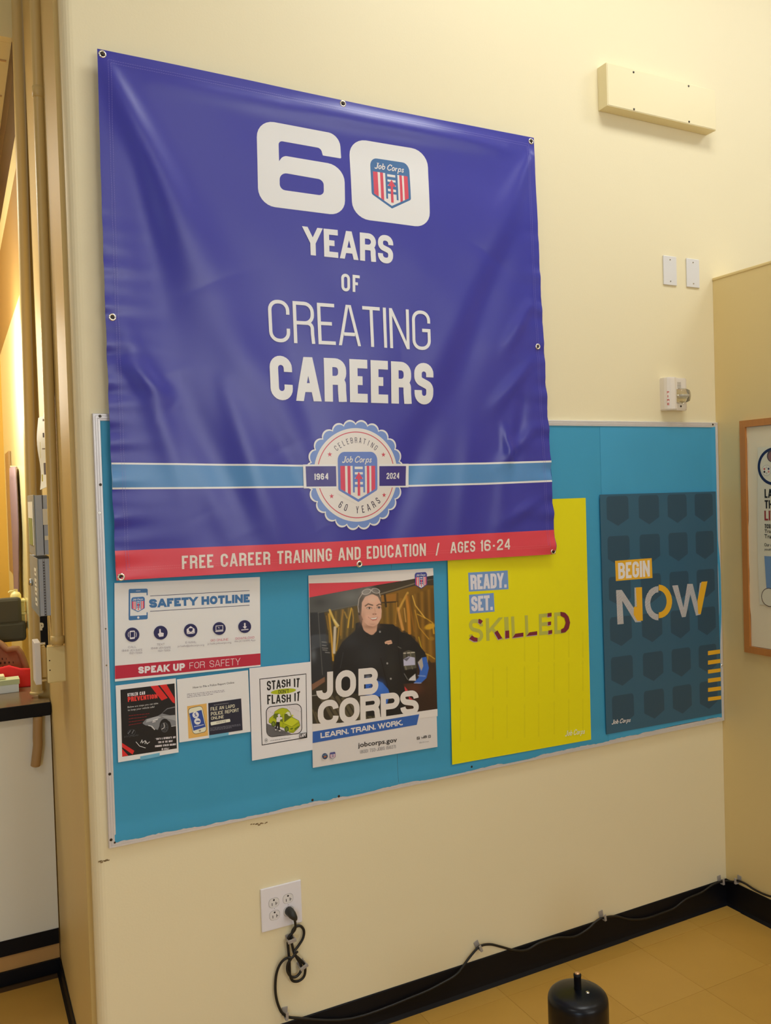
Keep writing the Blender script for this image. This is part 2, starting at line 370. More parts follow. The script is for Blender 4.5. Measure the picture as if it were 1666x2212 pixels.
class Sheet:
    """a flat sheet on a plane; prints go on it as thin layers.  surf(a, b) -> world point and outward direction"""
    def __init__(s, crop, y=-0.012, axis=1, relief=None, cell=None):
        s.c = crop; s.y = y; s.axis = axis; s.relief = relief; s.cell = cell; s.layer = 0; s.parts = {}; s.tag_ = ''
    def uv(s, x, y):
        p = at(*s.c(x, y), s.axis, s.y); return (p[0], p[2]) if s.axis == 1 else (p[1], p[2])
    def pt(s, a, b, off):
        if s.axis == 1:
            h = s.relief(a, b) if s.relief else 0
            return (a, s.y - h - off, b)
        return (s.y - off, a, b)
    def part(s, name):
        if name + s.tag_ not in s.parts: s.parts[name + s.tag_] = MB()
        name = name + s.tag_
        return s.parts[name]
    def put(s, name, polys, m, bump=True, gap=0.00006, sub=0):
        """polys are convex, in plane coordinates"""
        if bump: s.layer += 1
        off0 = (0.0004 if s.cell else 0.00025) + s.layer * gap * (.75 if s.cell else 1); mb = s.part(name)
        for k, q in enumerate(polys):
            if len(q) < 3: continue
            if area2(q) < 0: q = q[::-1]
            off = off0 + sub * .000014 + (k % 4) * 0.000003
            pcs = [q]
            if s.cell:
                pcs = []
                for q1 in slices(q, 0, s.cell):
                    pcs += slices(q1, 1, s.cell)
            for q2 in pcs:
                if len(q2) < 3 or abs(area2(q2)) < 1e-10: continue
                mb.add([s.pt(a, b, off) for a, b in q2], [list(range(len(q2)))], m, bool(s.cell))
    def poly(s, name, pts, m, holes=(), r=None):
        P = fillet([(p[0], p[1], p[2] if len(p) > 2 else (r or 0)) for p in pts])
        Hs = [fillet([(p[0], p[1], p[2] if len(p) > 2 else (r or 0)) for p in h]) for h in holes]
        T = tris([s.uv(*p) for p in P], [[s.uv(*p) for p in h] for h in Hs]); s.put(name, T, m)
    def line(s, name, pts, wpx, m, closed=False):
        """wpx: width in crop pixels"""
        k = np.linalg.norm(np.array(s.uv(pts[0][0], pts[0][1])) - np.array(s.uv(pts[0][0], pts[0][1] + wpx)))
        P = fillet([(p[0], p[1], p[2] if len(p) > 2 else 0) for p in pts], closed=closed)
        s.put(name, ribbon([s.uv(*p) for p in P], k, closed), m)
    def ell(s, name, cx, cy, rx, ry, m, n=28, rot=0, ring=None):
        P = []
        for i in range(n):
            a = 2 * math.pi * i / n; x = rx * math.cos(a); y = ry * math.sin(a)
            P.append((cx + x * math.cos(rot) - y * math.sin(rot), cy + x * math.sin(rot) + y * math.cos(rot)))
        if ring: s.line(name, P, ring, m, True)
        else: s.put(name, [[s.uv(*p) for p in P]], m)
    def quad(s, q): return [s.uv(*p) for p in q]
    def text(s, name, txt, q, m, t=.16, rad=.3, sp=.09, space=.3, filt=None):
        Q = s.quad(q)
        wd_ = (math.dist(Q[0], Q[1]) + math.dist(Q[3], Q[2])) / 2; ht = (math.dist(Q[0], Q[3]) + math.dist(Q[1], Q[2])) / 2
        L, tot = layout(txt, t, wd_ / ht, rad, sp, space)
        s.layer += 1
        for g in L:
            for si, st in enumerate(g): s.put(name, [[hermite_bi(Q, a / tot, b) for a, b in p] for p in st], m, bump=False, sub=si)
    def italic(s, name, txt, q, m, frame=None):
        Q = frame or s.quad(q); L, tot = ital(txt); s.layer += 1
        for g in L: s.put(name, [[hermite_bi(Q, a / tot, b) for a, b in p] for p in g], m, bump=False)
    def ftext(s, name, txt, q, m, bold=0.0):
        cu = bpy.data.curves.new('t', 'FONT'); cu.body = txt; cu.offset = bold; cu.resolution_u = 2
        o = bpy.data.objects.new('t', cu); COL.objects.link(o)
        dg = bpy.context.evaluated_depsgraph_get(); me = o.evaluated_get(dg).to_mesh()
        V = [(v.co.x, v.co.y) for v in me.vertices]; F = [list(p.vertices) for p in me.polygons]
        o.evaluated_get(dg).to_mesh_clear(); bpy.data.objects.remove(o); bpy.data.curves.remove(cu)
        if not V: return
        x0 = min(v[0] for v in V); x1 = max(v[0] for v in V); y0 = min(v[1] for v in V); y1 = max(v[1] for v in V)
        Q = s.quad(q); s.layer += 1
        s.put(name, [[hermite_bi(Q, (V[i][0] - x0) / (x1 - x0), (V[i][1] - y0) / (y1 - y0)) for i in f] for f in F], m, bump=False)
    def scribble(s, name, q, m, lines=3, fill=.45):
        """rows of tiny unreadable print"""
        Q = s.quad(q); P = []
        for k in range(lines):
            t0 = 1 - (k + .2) / lines; t1 = t0 - fill / lines; x = 0; end = 1 if k < lines - 1 else .7
            while x < end:
                w = random.uniform(.02, .09); P.append([hermite_bi(Q, x, t1), hermite_bi(Q, min(end, x + w), t1), hermite_bi(Q, min(end, x + w), t0), hermite_bi(Q, x, t0)]); x += w + .015
        s.put(name, P, m)
    def finish(s, root):
        for n, mb in s.parts.items(): mb_build_flat(mb, n.split('#')[0], root)
def slices(poly, ax, cell):
    lo = min(p[ax] for p in poly); hi = max(p[ax] for p in poly)
    k0 = math.floor(lo / cell); k1 = math.floor((hi - 1e-9) / cell)
    if k0 == k1: return [poly]
    out = []; rest = poly
    for k in range(k0, k1 + 1):
        c = (k + 1) * cell
        a = (1, 0) if ax == 0 else (0, 1)
        lowp = clip_half(rest, -a[0], -a[1], -c)
        if len(lowp) > 2: out.append(lowp)
        rest = clip_half(rest, a[0], a[1], c)
        if len(rest) < 3: break
    return out
def mb_build_flat(mb, name, root):
    me = bpy.data.meshes.new(name)
    # merge equal vertices so curved prints shade smoothly
    idx = {}; V = []; F = []; MI = []; SM = []
    for f, mi, sm in zip(mb.f, mb.mi, mb.sm):
        g = []
        for i in f:
            k = tuple(round(c, 6) for c in mb.v[i])
            if k not in idx: idx[k] = len(V); V.append(mb.v[i])
            if not g or g[-1] != idx[k]: g.append(idx[k])
        if len(g) > 1 and g[0] == g[-1]: g.pop()
        if len(set(g)) == len(g) and len(g) > 2: F.append(g); MI.append(mi); SM.append(sm)
    # face the room
    me.from_pydata(V, [], F)
    for m in mb.m: me.materials.append(m)
    me.polygons.foreach_set('material_index', MI); me.polygons.foreach_set('use_smooth', SM); me.update()
    flip = [p.index for p in me.polygons if (p.normal.y > 0 if abs(p.normal.y) > abs(p.normal.x) else p.normal.x > 0)]
    if flip:
        bmh = bmesh.new(); bmh.from_mesh(me); bmh.faces.ensure_lookup_table()
        bmesh.ops.reverse_faces(bmh, faces=[bmh.faces[i] for i in flip]); bmh.to_mesh(me); bmh.free()
    o = link(name, me, root)
    return o

# ------------------------------------------------------------------ paints
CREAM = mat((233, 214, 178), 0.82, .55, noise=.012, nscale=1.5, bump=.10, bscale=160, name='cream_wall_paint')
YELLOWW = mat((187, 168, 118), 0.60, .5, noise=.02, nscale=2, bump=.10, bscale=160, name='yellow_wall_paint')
TAN = mat((172, 148, 92), 0.66, .52, noise=.03, nscale=3, bump=.12, bscale=90, name='tan_gloss_paint')
PIPE = mat((180, 156, 100), 0.64, .38, noise=.03, nscale=6, bump=.1, bscale=60, name='tan_pipe_paint')
BLACKV = mat((9, 10, 16), 0.8, .5, spec=.25, name='black_vinyl')
WHITEP = mat((205, 203, 200), 0.75, .45, name='white_plastic')
SCREW = mat((70, 62, 52), 0.7, .35, metal=.8, name='dark_screw')
STEEL = mat((200, 198, 190), 0.75, .22, metal=1.0, name='bright_steel')

# ------------------------------------------------------------------ room shell
RW = 2.43
def struct(mb, name): o = mb.build(name); o['kind'] = 'structure'; return o
mb = MB()
prof = [(5.2, 0), (-0.012, 0)]
for k in range(7):
    a = math.radians(90 * k / 6); prof.append((-0.012 - 0.030 * math.sin(a), 0.030 - 0.030 * math.cos(a)))
prof += [(-0.042, 0.05), (5.2, 0.05)]
mb.prism(prof, 2, 0, CEIL, CREAM, smooth=False)
struct(mb, 'wall_front')
mb = MB()
# the end of the wall: painted jamb that runs back to the counter
prof = [(-0.0425, 0.02), (-0.0425, 0.045), (-0.049, 0.050), (-0.055, 0.053), (-0.060, 0.30), (-0.064, 0.878), (-0.064, 2.62), (5.2, 2.62), (5.2, 0.052), (0.2, .052), (0.2, .02)]
mb.prism([(-0.0425, 0.0505), (-0.055, 0.053), (-0.059, 0.30), (-0.059, 0.60), (-0.056, 0.92), (5.2, .92), (5.2, .0505)], 2, 0, CEIL, TAN)
struct(mb, 'wall_left')
TOPR = 2.556
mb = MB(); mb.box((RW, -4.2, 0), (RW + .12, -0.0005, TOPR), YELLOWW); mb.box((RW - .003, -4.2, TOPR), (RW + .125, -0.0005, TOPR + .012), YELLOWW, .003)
struct(mb, 'wall_right')
mb = MB(); mb.box((-4, -6.6, CEIL), (5.2, .06, CEIL + .05), mat((215, 212, 206), .8, .8, noise=.03, nscale=40)); struct(mb, 'ceiling')
WB = mat((150, 146, 140), .8, .6)
mb = MB(); mb.box((-4, -6.65, 0), (5.2, -6.6, CEIL), WB); struct(mb, 'wall_back')
mb = MB(); mb.box((5.2, -6.6, 0), (5.25, .9, CEIL), WB); struct(mb, 'wall_east')
mb = MB(); mb.box((-4.05, -6.6, 0), (-4, 2.6, CEIL), WB); struct(mb, 'wall_west')
# wall over the opening, left of the pipes is open to the service room
mb = MB(); mb.box((-4, 1.0, 3.482), (-0.045, 1.04, CEIL), mat((214, 186, 138), .62, .7)); struct(mb, 'wall_header')
DAY = mat((232, 238, 255), .9, .5, emit=3.4, name='daylight_glass')
for k in range(3):
    x0 = .75 + 1.45 * k
    mb = MB(); mb.box((x0, -6.6, 1.5), (x0 + 1.3, -6.585, 3.9), DAY); w_ = struct(mb, 'window_%d' % (k + 1))
    mb = MB()
    for a, b in (((x0 - .04, 1.46), (x0 + 1.34, 1.5)), ((x0 - .04, 3.9), (x0 + 1.34, 3.94)), ((x0 - .04, 1.5), (x0, 3.9)), ((x0 + 1.3, 1.5), (x0 + 1.34, 3.9)), ((x0 + .63, 1.5), (x0 + .67, 3.9)), ((x0, 2.68), (x0 + 1.3, 2.72))): mb.box((a[0], -6.6, a[1]), (b[0], -6.55, b[1]), WHITEP)
    mb.build('window_frame', w_)
# ceiling lamps (real fixtures above the frame)
LAMP = mat((255, 240, 215), .9, .5, emit=1.2, name='lamp_diffuser')
for i, ((lx, ly), pw) in enumerate(LIGHTS):
    t = empty('ceiling_light', (lx, ly, CEIL), ['flush ceiling light panel above the banner', 'flush ceiling light panel beyond the low partition', 'flush ceiling light panel at the back of the room', 'flush ceiling light panel over the left opening'][i], 'ceiling light')
    mb = MB()
    for a, b in (((-.63, -.33), (.63, -.30)), ((-.63, .30), (.63, .33)), ((-.63, -.30), (-.60, .30)), ((.60, -.30), (.63, .30))):
        mb.box((lx + a[0], ly + a[1], CEIL - .06), (lx + b[0], ly + b[1], CEIL), WHITEP)
    mb.build('frame', t)
    mb = MB(); mb.box((lx - .6, ly - .3, CEIL - .03), (lx + .6, ly + .3, CEIL - .02), LAMP); mb.build('diffuser', t)
# floor of square vinyl tiles
FL = [mat((162, 126, 57), .60, .42, spec=.35, noise=.07, nscale=5, bump=.06, bscale=70, name='floor_vinyl_a'),
      mat((159, 123, 55), .60, .42, spec=.35, noise=.08, nscale=6, bump=.06, bscale=70, name='floor_vinyl_b'),
      mat((164, 128, 60), .60, .42, spec=.35, noise=.07, nscale=4, bump=.06, bscale=70, name='floor_vinyl_c')]
mb = MB(); mb.box((-4, -6.6, -.05), (5.2, .06, -.004), mat((60, 42, 20), .5, .8)); mb.box((-4, .06, -.05), (-.04, 2.7, -.004), mat((60, 42, 20), .5, .8))
floor = struct(mb, 'floor')
T = 0.3048
tile_me = []
for m in FL:
    b = MB(); b.box((0.0004, 0.0004, -.004), (T - .0004, T - .0004, 0), m, .0006)
    o = b.build('tile_master'); tile_me.append(o.data); bpy.data.objects.remove(o)
X0, Y0 = 2.191, -0.080
for i in range(-11, 1):
    for j in range(-5, 1):
        x = X0 + i * T; y = Y0 + j * T
        if x < -1.2: continue
        o = link('tile', tile_me[(i * 7 + j * 5) % 3], floor)
        sx = sy = 1
        if x + T > RW - .002: sx = (RW - .002 - x) / T
        if y + T > -.002 : sy = (-.002 - y) / T if x > -.05 else 1
        if i == 0 and j == 0: o.rotation_euler = (math.radians(.2), 0, 0)
        o.location = (x, y, 0.0012 if (i, j) in ((0, 0), (-1, 0)) else 0); o.scale = (sx, sy, 1)
for i in range(-4, 0):
    for j in range(0, 2):
        x = -.07 - (-i) * T; y = .2248 + j * T
        o = link('tile', tile_me[(i + j) % 3], floor); o.location = (x, y, 0)
mb = MB(); mb.box((-4, -6.6, -.0039), (5.2, Y0 - 5 * T, -.0004), FL[1]); mb.box((-4, Y0 - 5 * T, -.0039), (X0 - 11 * T, .3, -.0004), FL[1]); mb.box((2.56, -1.6, -.0039), (5.2, 0, -.0004), FL[1])
mb.build('tiled_area', floor)['kind'] = 'stuff'
# baseboards
def cove(name, x0, x1, axis, face, hgt=.108, side=-1):
    prof = [(0, 0), (side * .013, 0), (side * .010, .004), (side * .005, .012), (side * .0035, .03), (side * .0035, hgt - .003), (side * .002, hgt), (0, hgt)]
    mb = MB()
    if axis == 0: mb.prism([(face + p, q) for p, q in prof], 0, x0, x1, BLACKV)
    else: mb.prism([(face + p, q) for p, q in prof], 1, x0, x1, BLACKV)
    return struct(mb, name)
cove('baseboard_front', -.012, RW - .0036, 0, 0.0)
cove('baseboard_right', -4.2, -.0005, 1, RW)
cove('baseboard_left', 0.06, 0.872, 1, -.060, hgt=.05)
# ------------------------------------------------------------------ bulletin board
BX0, BX1, BZ0, BZ1 = 0.0, 2.434, 0.7645, 1.9825
BXR = RW - .002
ALU = mat((205, 203, 205), .78, .38, metal=.35, noise=.04, nscale=30, name='aluminium', stretch=(1, 1, 1))
board = empty('bulletin_board', (1.2, 0, BZ0), 'long wall bulletin board with worn aluminium frame and turquoise paper behind the banner', 'bulletin board')
mb = MB(); mb.box((BX0 + .004, -.007, BZ0 + .004), (BXR - .004, -.0002, BZ1 - .004), mat((150, 120, 80), .75, .9)); mb.build('backing_panel', board)
def rail(p0, p1, inward, name='frame_rail'):
    """ribbed aluminium profile with mitred ends; inward = direction to the board's centre (x, z)"""
    wv = .0205
    prof = [(0, 0), (0, .011), (.0015, .0125), (.006, .0125), (.0068, .0112), (.0076, .0125), (.0125, .0125), (.0133, .0112), (.0141, .0125), (.0195, .012), (wv, .0085), (wv, .0)]
    P0 = Vector((p0[0], 0, p0[1])); P1 = Vector((p1[0], 0, p1[1])); D = (P1 - P0).normalized(); I = Vector((inward[0], 0, inward[1]))
    vs = []; n = len(prof)
    for end, sgn in ((P0, 1), (P1, -1)):
        for a, b in prof: vs.append(end + I * a + D * a * sgn + Vector((0, -b - .0002, 0)))
    mb = MB(); mb.add(vs, [[i, (i + 1) % n, n + (i + 1) % n, n + i] for i in range(n)] + [list(range(n)), list(range(n, 2 * n))], ALU)
    return mb.build(name, board)
rail((BX0, BZ1), (BXR, BZ1), (0, -1)); rail((BX0, BZ0), (BXR, BZ0), (0, 1)); rail((BX0, BZ0), (BX0, BZ1), (1, 0)); rail((BXR, BZ0), (BXR, BZ1), (-1, 0))
# turquoise paper: three widths, lightly creased, torn lower edge lying over the rail
PAPER = mat((46, 124, 158), .56, .6, noise=.045, nscale=6, bump=.25, bscale=9, name='turquoise_paper')
PAPER2 = mat((50, 128, 164), .56, .6, noise=.045, nscale=5, bump=.25, bscale=8, name='turquoise_paper_light')
def paper(x0, x1, z0, z1, y, m, tear=True, right_flap=False):
    nx = int((x1 - x0) / .008); nz = int((z1 - z0) / .02)
    rr = np.random.default_rng(int(x0 * 100) + 3)
    tor = np.cumsum(rr.normal(0, .0011, nx + 1)); tor -= np.linspace(tor[0], tor[-1], nx + 1); tor = np.clip(tor, -.005, .006)
    ph = rr.uniform(0, 6, 8)
    vs = []; fs = []
    for j in range(nz + 1):
        for i in range(nx + 1):
            u = i / nx; v = j / nz; x = x0 + (x1 - x0) * u; zb = z0 + (tor[i] if tear else 0); z = zb + (z1 - zb) * v
            if right_flap: 
                k = math.exp(-((z - 1.30) / .17) ** 4); x += (u ** 8) * k * .012
            h = .0006 * (math.sin(7 * x + 11 * z + ph[0]) + math.sin(17 * x - 9 * z + ph[1]) + .6 * math.sin(31 * z + 5 * x + ph[2])) * min(1, 12 * v) * min(1, 12 * (1 - v)) * min(1, 10 * u) * min(1, 10 * (1 - u))
            edge = .0040 if (v < .02 or (right_flap and u > .985)) else 0
            vs.append((x, y - h - edge, z))
    for j in range(nz):
        for i in range(nx): a = j * (nx + 1) + i; fs.append([a, a + 1, a + nx + 2, a + nx + 1])
    mb = MB(); mb.add(vs, fs, m, True); o = mb.build('turquoise_paper', board); return o
XA = at(843, 1230)[0]; XB = at(1296, 1000)[0]
paper(BX0 + .0165, XA, BZ0 + .014, BZ1 - .016, -.0088, PAPER)
paper(XA + .0006, XB, BZ0 + .014, BZ1 - .016, -.0089, PAPER)
paper(XB - .004, BXR - .0165, BZ0 + .016, BZ1 - .018, -.0096, PAPER2, True, True)
def screw(p, r=.0045, m=SCREW, parent=None, name='screw', dirv=(0, -1, 0)):
    mb = MB(); d = Vector(dirv); p = Vector(p)
    mb.cyl(p, p + d * .0016, r, m, r * .75, 14); mb.cyl(p + d * .0016, p + d * .0017, r * .35, BLACKV, None, 8)
    return mb.build(name, parent)
for u, v in [(216, 899), (217, 1047), (215, 1108), (228, 1358), (230, 1437), (237, 1672), (240, 1814), (248, 1820), (675, 1728), (732, 1720), (1019, 1656), (1540, 917), (1561, 1437)]:
    p = at(u, v, 1, -.012)
    screw((min(p[0], BXR - .008), -.0127, p[2]), .0042 if u not in (228, 230, 248) else .003, SCREW if v not in (1108, 1358, 1437) else STEEL, board)

# ------------------------------------------------------------------ sheets
K = lambda rgb, e=.75, r=.45: mat(rgb, e, r)
def make_root(sh, name, corners, label, thick_m, cat='poster', curl=.0, wallq=None, sheetname='sheet', n=10):
    Q = wallq or [sh.uv(*c) for c in corners]
    ctr = hermite_bi(Q, .5, 0)
    root = empty(name, (sh.pt(ctr[0], ctr[1], 0)), label, cat)
    mb = MB(); vs = []
    for lay in (0.0002, -.0004):
        for j in range(n + 1):
            for i in range(n + 1):
                a, b = hermite_bi(Q, i / n, j / n); vs.append(sh.pt(a, b, lay))
    N = (n + 1) ** 2; fs = []
    for j in range(n):
        for i in range(n):
            a = j * (n + 1) + i; fs.append([a, a + 1, a + n + 2, a + n + 1]); fs.append([N + a, N + a + n + 1, N + a + n + 2, N + a + 1])
    for i in range(n):
        for a, b in ((i, i + 1), (n * (n + 1) + i + 1, n * (n + 1) + i), ((i + 1) * (n + 1), i * (n + 1)), (i * (n + 1) + n, (i + 1) * (n + 1) + n)):
            fs.append([a, N + a, N + b, b])
    mb.add(vs, fs, thick_m); mb.build(sheetname, root)
    return root, Q
def shield(sh, name, F, full=True, blue=(62, 112, 170), red=(205, 70, 92), e=.8, word=True):
    """F: plane quad TL, TR, BR, BL of the emblem box"""
    B = K(blue, e); R = K(red, e); Wh = K((228, 222, 218), e)
    def loc(pts): return [hermite_bi(F, a, b) for a, b in pts]
    def tri(pts, m): sh.put(name, tris(loc(pts)), m)
    out = fillet([(0, 1, .17), (1, 1, .17), (1, .24, .05), (.5, 0, .03), (0, .24, .05)], seg=6)
    tri(out, B)
    inn = [(.06, .72), (.94, .72), (.94, .26), (.5, .055), (.06, .26)]
    tri(inn, Wh)
    def rect(a, b, lo, hi, m):
        q = clip_conv([(a, lo), (b, lo), (b, hi), (a, hi)], inn)
        if q: tri(q, m)
    for a, b in ((.06, .175), (.235, .31), (.725, .79), (.84, .94)): rect(a, b, 0, .72, R)
    rect(.365, .675, .30, .72, B); rect(.365, .41, .19, .31, B); rect(.63, .675, .19, .31, B)
    for a, b in ((.655, .705), (.55, .595), (.46, .485), (.35, .40)): rect(.415, .62, a, b, Wh)
    rect(.485, .548, .125, .5, R); tri([(.42, .46), (.615, .46), (.517, .60)], R)
    if word: sh.italic(name, 'Job Corps', None, Wh, frame=[hermite_bi(F, .10, .91), hermite_bi(F, .86, .91), hermite_bi(F, .86, .79), hermite_bi(F, .10, .79)])
# --- safety hotline sheet
c1 = Crop(230, 1220, 4.628)
sh = Sheet(c1, -.0135)
GR = K((150, 145, 155)); BL = K((58, 108, 160)); NV = K((32, 32, 82)); WH = K((216, 212, 216)); RD = K((176, 32, 58)); LR = K((190, 105, 125))
root, Q = make_root(sh, 'safety_poster', [(80, 183), (1535, 122), (1541, 1015), (85, 1168)], 'white landscape safety hotline poster with red bottom strip and five navy icons', K((206, 203, 213), .64, .3))
L = 'lettering'
sh.poly('red_strip', [(85, 1010), (1540, 885), (1541, 1000), (86, 1143)], RD)
sh.text(L, 'SPEAK UP', [(318, 1020), (785, 982), (785, 1055), (318, 1088)], WH, .27, .3, .10, .35)
sh.text(L, 'FOR SAFETY', [(830, 978), (1338, 930), (1338, 1000), (830, 1040)], K((225, 200, 205)), .085, .4, .14, .45)
sh.text(L, 'SAFETY HOTLINE', [(425, 345), (1432, 292), (1432, 375), (428, 431)], BL, .30, .35, .07, .35)
sh.line(L, [(436, 312), (1430, 258)], 5, NV); sh.line(L, [(436, 465), (1430, 404)], 5, NV)
I = 'icon'
sh.poly('phone_drawing', [(222, 242, 14), (412, 238, 14), (412, 305), (401, 305), (401, 278), (237, 283), (237, 512), (401, 503), (401, 476), (412, 474), (412, 543, 14), (222, 556, 14)], BL)
sh.line('phone_drawing', [(295, 262), (340, 260)], 5, WH); sh.ell('phone_drawing', 318, 527, 11, 12, WH)
shield(sh, 'emblem', sh.quad([(247, 326), (383, 317), (384, 470), (249, 474)]), e=.75)
for k_, (x, y, r) in enumerate([(257, 698, 71), (541, 678, 69), (841, 656, 67), (1127, 636, 64), (1381, 617, 64)]): sh.tag_ = '#%d' % k_; sh.ell(I, x, y, r, r * 1.0, NV)
sh.tag_ = '#0'
sh.poly(I, [(231, 660, 8), (283, 656, 8), (283, 738, 8), (233, 744, 8)], WH, holes=[[(239, 672), (276, 668), (276, 722), (240, 726)]])
sh.tag_ = '#0'
for d in (-1, 1): sh.line(I, [(257 + d * 36, 672), (257 + d * 42, 697), (257 + d * 36, 722)], 5, WH)
sh.tag_ = '#1'
sh.poly(I, [(526, 642, 6), (541, 640, 6), (543, 676), (572, 680, 8), (568, 715), (527, 720), (511, 690, 5), (526, 682)], WH)
sh.tag_ = '#2'
sh.poly(I, [(800, 645), (840, 612), (880, 640), (881, 686), (802, 692)], WH); sh.poly(I, [(822, 634), (860, 632), (860, 655), (841, 670), (822, 657)], NV)
sh.tag_ = '#2'
sh.line(I, [(802, 690), (840, 664), (880, 685)], 3, NV)
sh.tag_ = '#3'
sh.poly(I, [(1090, 608), (1164, 602), (1164, 652), (1090, 658)], WH, holes=[[(1096, 614), (1158, 608), (1158, 646), (1096, 652)]]); sh.poly(I, [(1084, 662), (1168, 655), (1164, 664), (1090, 670)], WH); sh.poly(I, [(1110, 618), (1132, 632), (1122, 634), (1128, 644)], WH)
sh.tag_ = '#4'
sh.poly(I, [(1373, 580, 4), (1388, 580, 4), (1389, 615), (1402, 615), (1382, 640), (1360, 617), (1374, 616)], WH); sh.line(I, [(1345, 651), (1417, 644)], 9, WH)
sh.tag_ = ''
for t_, q, m in [('CALL', [(215, 812), (298, 808), (298, 828), (215, 832)], GR), ('(844) JC1-SAFE', [(153, 848), (356, 838), (356, 858), (153, 868)], GR), ('(521-7233)', [(228, 874), (354, 868), (354, 886), (228, 892)], GR),
                 ('TEXT', [(502, 786), (580, 782), (580, 802), (502, 806)], GR), ('(844) JC1-SAFE', [(444, 824), (640, 814), (640, 834), (444, 844)], GR), ('(521-7233)', [(514, 850), (636, 844), (636, 862), (514, 868)], GR),
                 ('E-MAIL', [(788, 766), (896, 760), (896, 780), (788, 786)], GR), ('GO ONLINE', [(1040, 744), (1216, 732), (1216, 754), (1040, 766)], LR), ('DOWNLOAD', [(1288, 726), (1476, 712), (1476, 734), (1288, 748)], LR)]:
    sh.text(L, t_, q, m, .13, .35, .16, .35)
sh.ftext(L, 'jc1safe@jobcorps.org', [(710, 803), (975, 788), (975, 812), (710, 828)], GR); sh.ftext(L, 'jc1safe.jobcorps.org', [(1008, 780), (1245, 764), (1245, 788), (1008, 804)], GR); sh.ftext(L, 'the JC1SAFE App', [(1278, 756), (1487, 743), (1487, 764), (1278, 777)], GR)
sh.finish(root)
# --- stolen car sheet
c2 = Crop(230, 1430, 5.048)
sh = Sheet(c2, -.0132)
root, Q = make_root(sh, 'car_theft_flyer', [(100, 258), (757, 178), (787, 985), (128, 1095)], 'small black and red stolen car prevention flyer showing a silver car', K((210, 208, 212), .64, .4), 'flyer')
P_ = 'printed_picture'; bk = K((24, 25, 29), .75, .35); RD2 = K((205, 38, 38)); LG = K((205, 205, 205)); SG = K((120, 122, 126)); MG = K((70, 72, 76))
sh.poly(P_, [(152, 303), (742, 233), (768, 942), (172, 1033)], bk)
sh.poly(P_, [(480, 264), (560, 255), (668, 392), (602, 420)], RD2); sh.poly(P_, [(578, 252), (655, 243), (744, 395), (746, 452), (722, 440)], RD2)
sh.poly(P_, [(169, 882), (304, 968), (285, 1008), (170, 928)], RD2); sh.poly(P_, [(170, 945), (238, 1020), (172, 1031)], RD2)
sh.poly(P_, [(390, 668, 10), (432, 622, 10), (560, 588), (598, 565), (660, 505, 20), (752, 484), (757, 690), (708, 700), (690, 640, 30), (600, 640, 30), (560, 740), (500, 725), (480, 700), (425, 690)], SG)
sh.poly(P_, [(440, 625), (560, 590), (600, 600), (520, 640), (430, 660)], K((160, 162, 165))); sh.poly(P_, [(605, 560), (665, 512, 10), (748, 495), (750, 575), (690, 580)], K((28, 29, 33)))
sh.poly(P_, [(600, 590), (750, 580), (754, 640), (700, 625), (640, 612)], K((150, 152, 156)))
sh.ell(P_, 635, 700, 58, 82, K((22, 22, 24))); sh.ell(P_, 633, 712, 42, 56, MG); sh.ell(P_, 633, 712, 34, 47, K((40, 40, 43)))
for k in range(7):
    a = k * 2 * math.pi / 7; sh.line(P_, [(633, 712), (633 + 36 * math.cos(a), 712 + 48 * math.sin(a))], 7, LG if k in (3, 5) else MG)
sh.line(P_, [(505, 640), (560, 622)], 12, LG); sh.line(P_, [(500, 655), (535, 648)], 8, WH); sh.line(P_, [(455, 690), (495, 700), (525, 738)], 9, LG)
sh.line(P_, [(706, 702), (757, 694)], 5, LG)
sh.text(L, 'STOLEN CAR', [(228, 340), (420, 317), (420, 352), (228, 376)], WH, .2, .25, .12, .3); sh.text(L, 'PREVENTION', [(230, 380), (553, 346), (556, 394), (233, 434)], K((215, 60, 55)), .24, .2, .1)
sh.ftext(L, 'Below are steps you can take', [(230, 482), (562, 438), (562, 462), (230, 506)], LG); sh.ftext(L, 'to keep your vehicle safe!', [(232, 514), (522, 476), (522, 502), (232, 540)], LG)
for k in range(4): sh.scribble(L, [(243, 580 + 34 * k), (560 - 40 * k, 545 + 34 * k), (560 - 40 * k, 553 + 34 * k), (243, 588 + 34 * k)], K((130, 35, 35)), 1, .8)
sh.text(L, 'HYUNDAI', [(192, 805), (345, 785), (345, 803), (192, 826)], MG, .18, .3, .14); sh.ell(L, 272, 765, 42, 30, MG, ring=4, rot=-.12); sh.line(L, [(232, 782), (262, 745)], 8, SG); sh.line(L, [(275, 780), (300, 738)], 8, SG)
sh.line(L, [(320, 868), (360, 915, 10), (425, 935)], 6, LG); sh.line(L, [(370, 882), (385, 850), (385, 850), (392, 880), (418, 855)], 7, LG); sh.line(L, [(418, 892), (425, 858), (442, 890), (470, 868)], 7, LG)
for k, (t_, a, b) in enumerate([("**KIA'S & HYUNDAI'S ARE", 530, 752), ('TWO OF THE MOST', 562, 720), ('COMMON STOLEN BRANDS', 528, 755), ('IN DTLA**', 600, 688)]):
    yy = 828 + 39 * k; sl = -.1
    sh.text(L, t_, [(a, yy + (a - 530) * sl), (b, yy + (b - 530) * sl), (b, yy + 21 + (b - 530) * sl), (a, yy + 21 + (a - 530) * sl)], WH, .22, .25, .12, .3)
sh.finish(root)
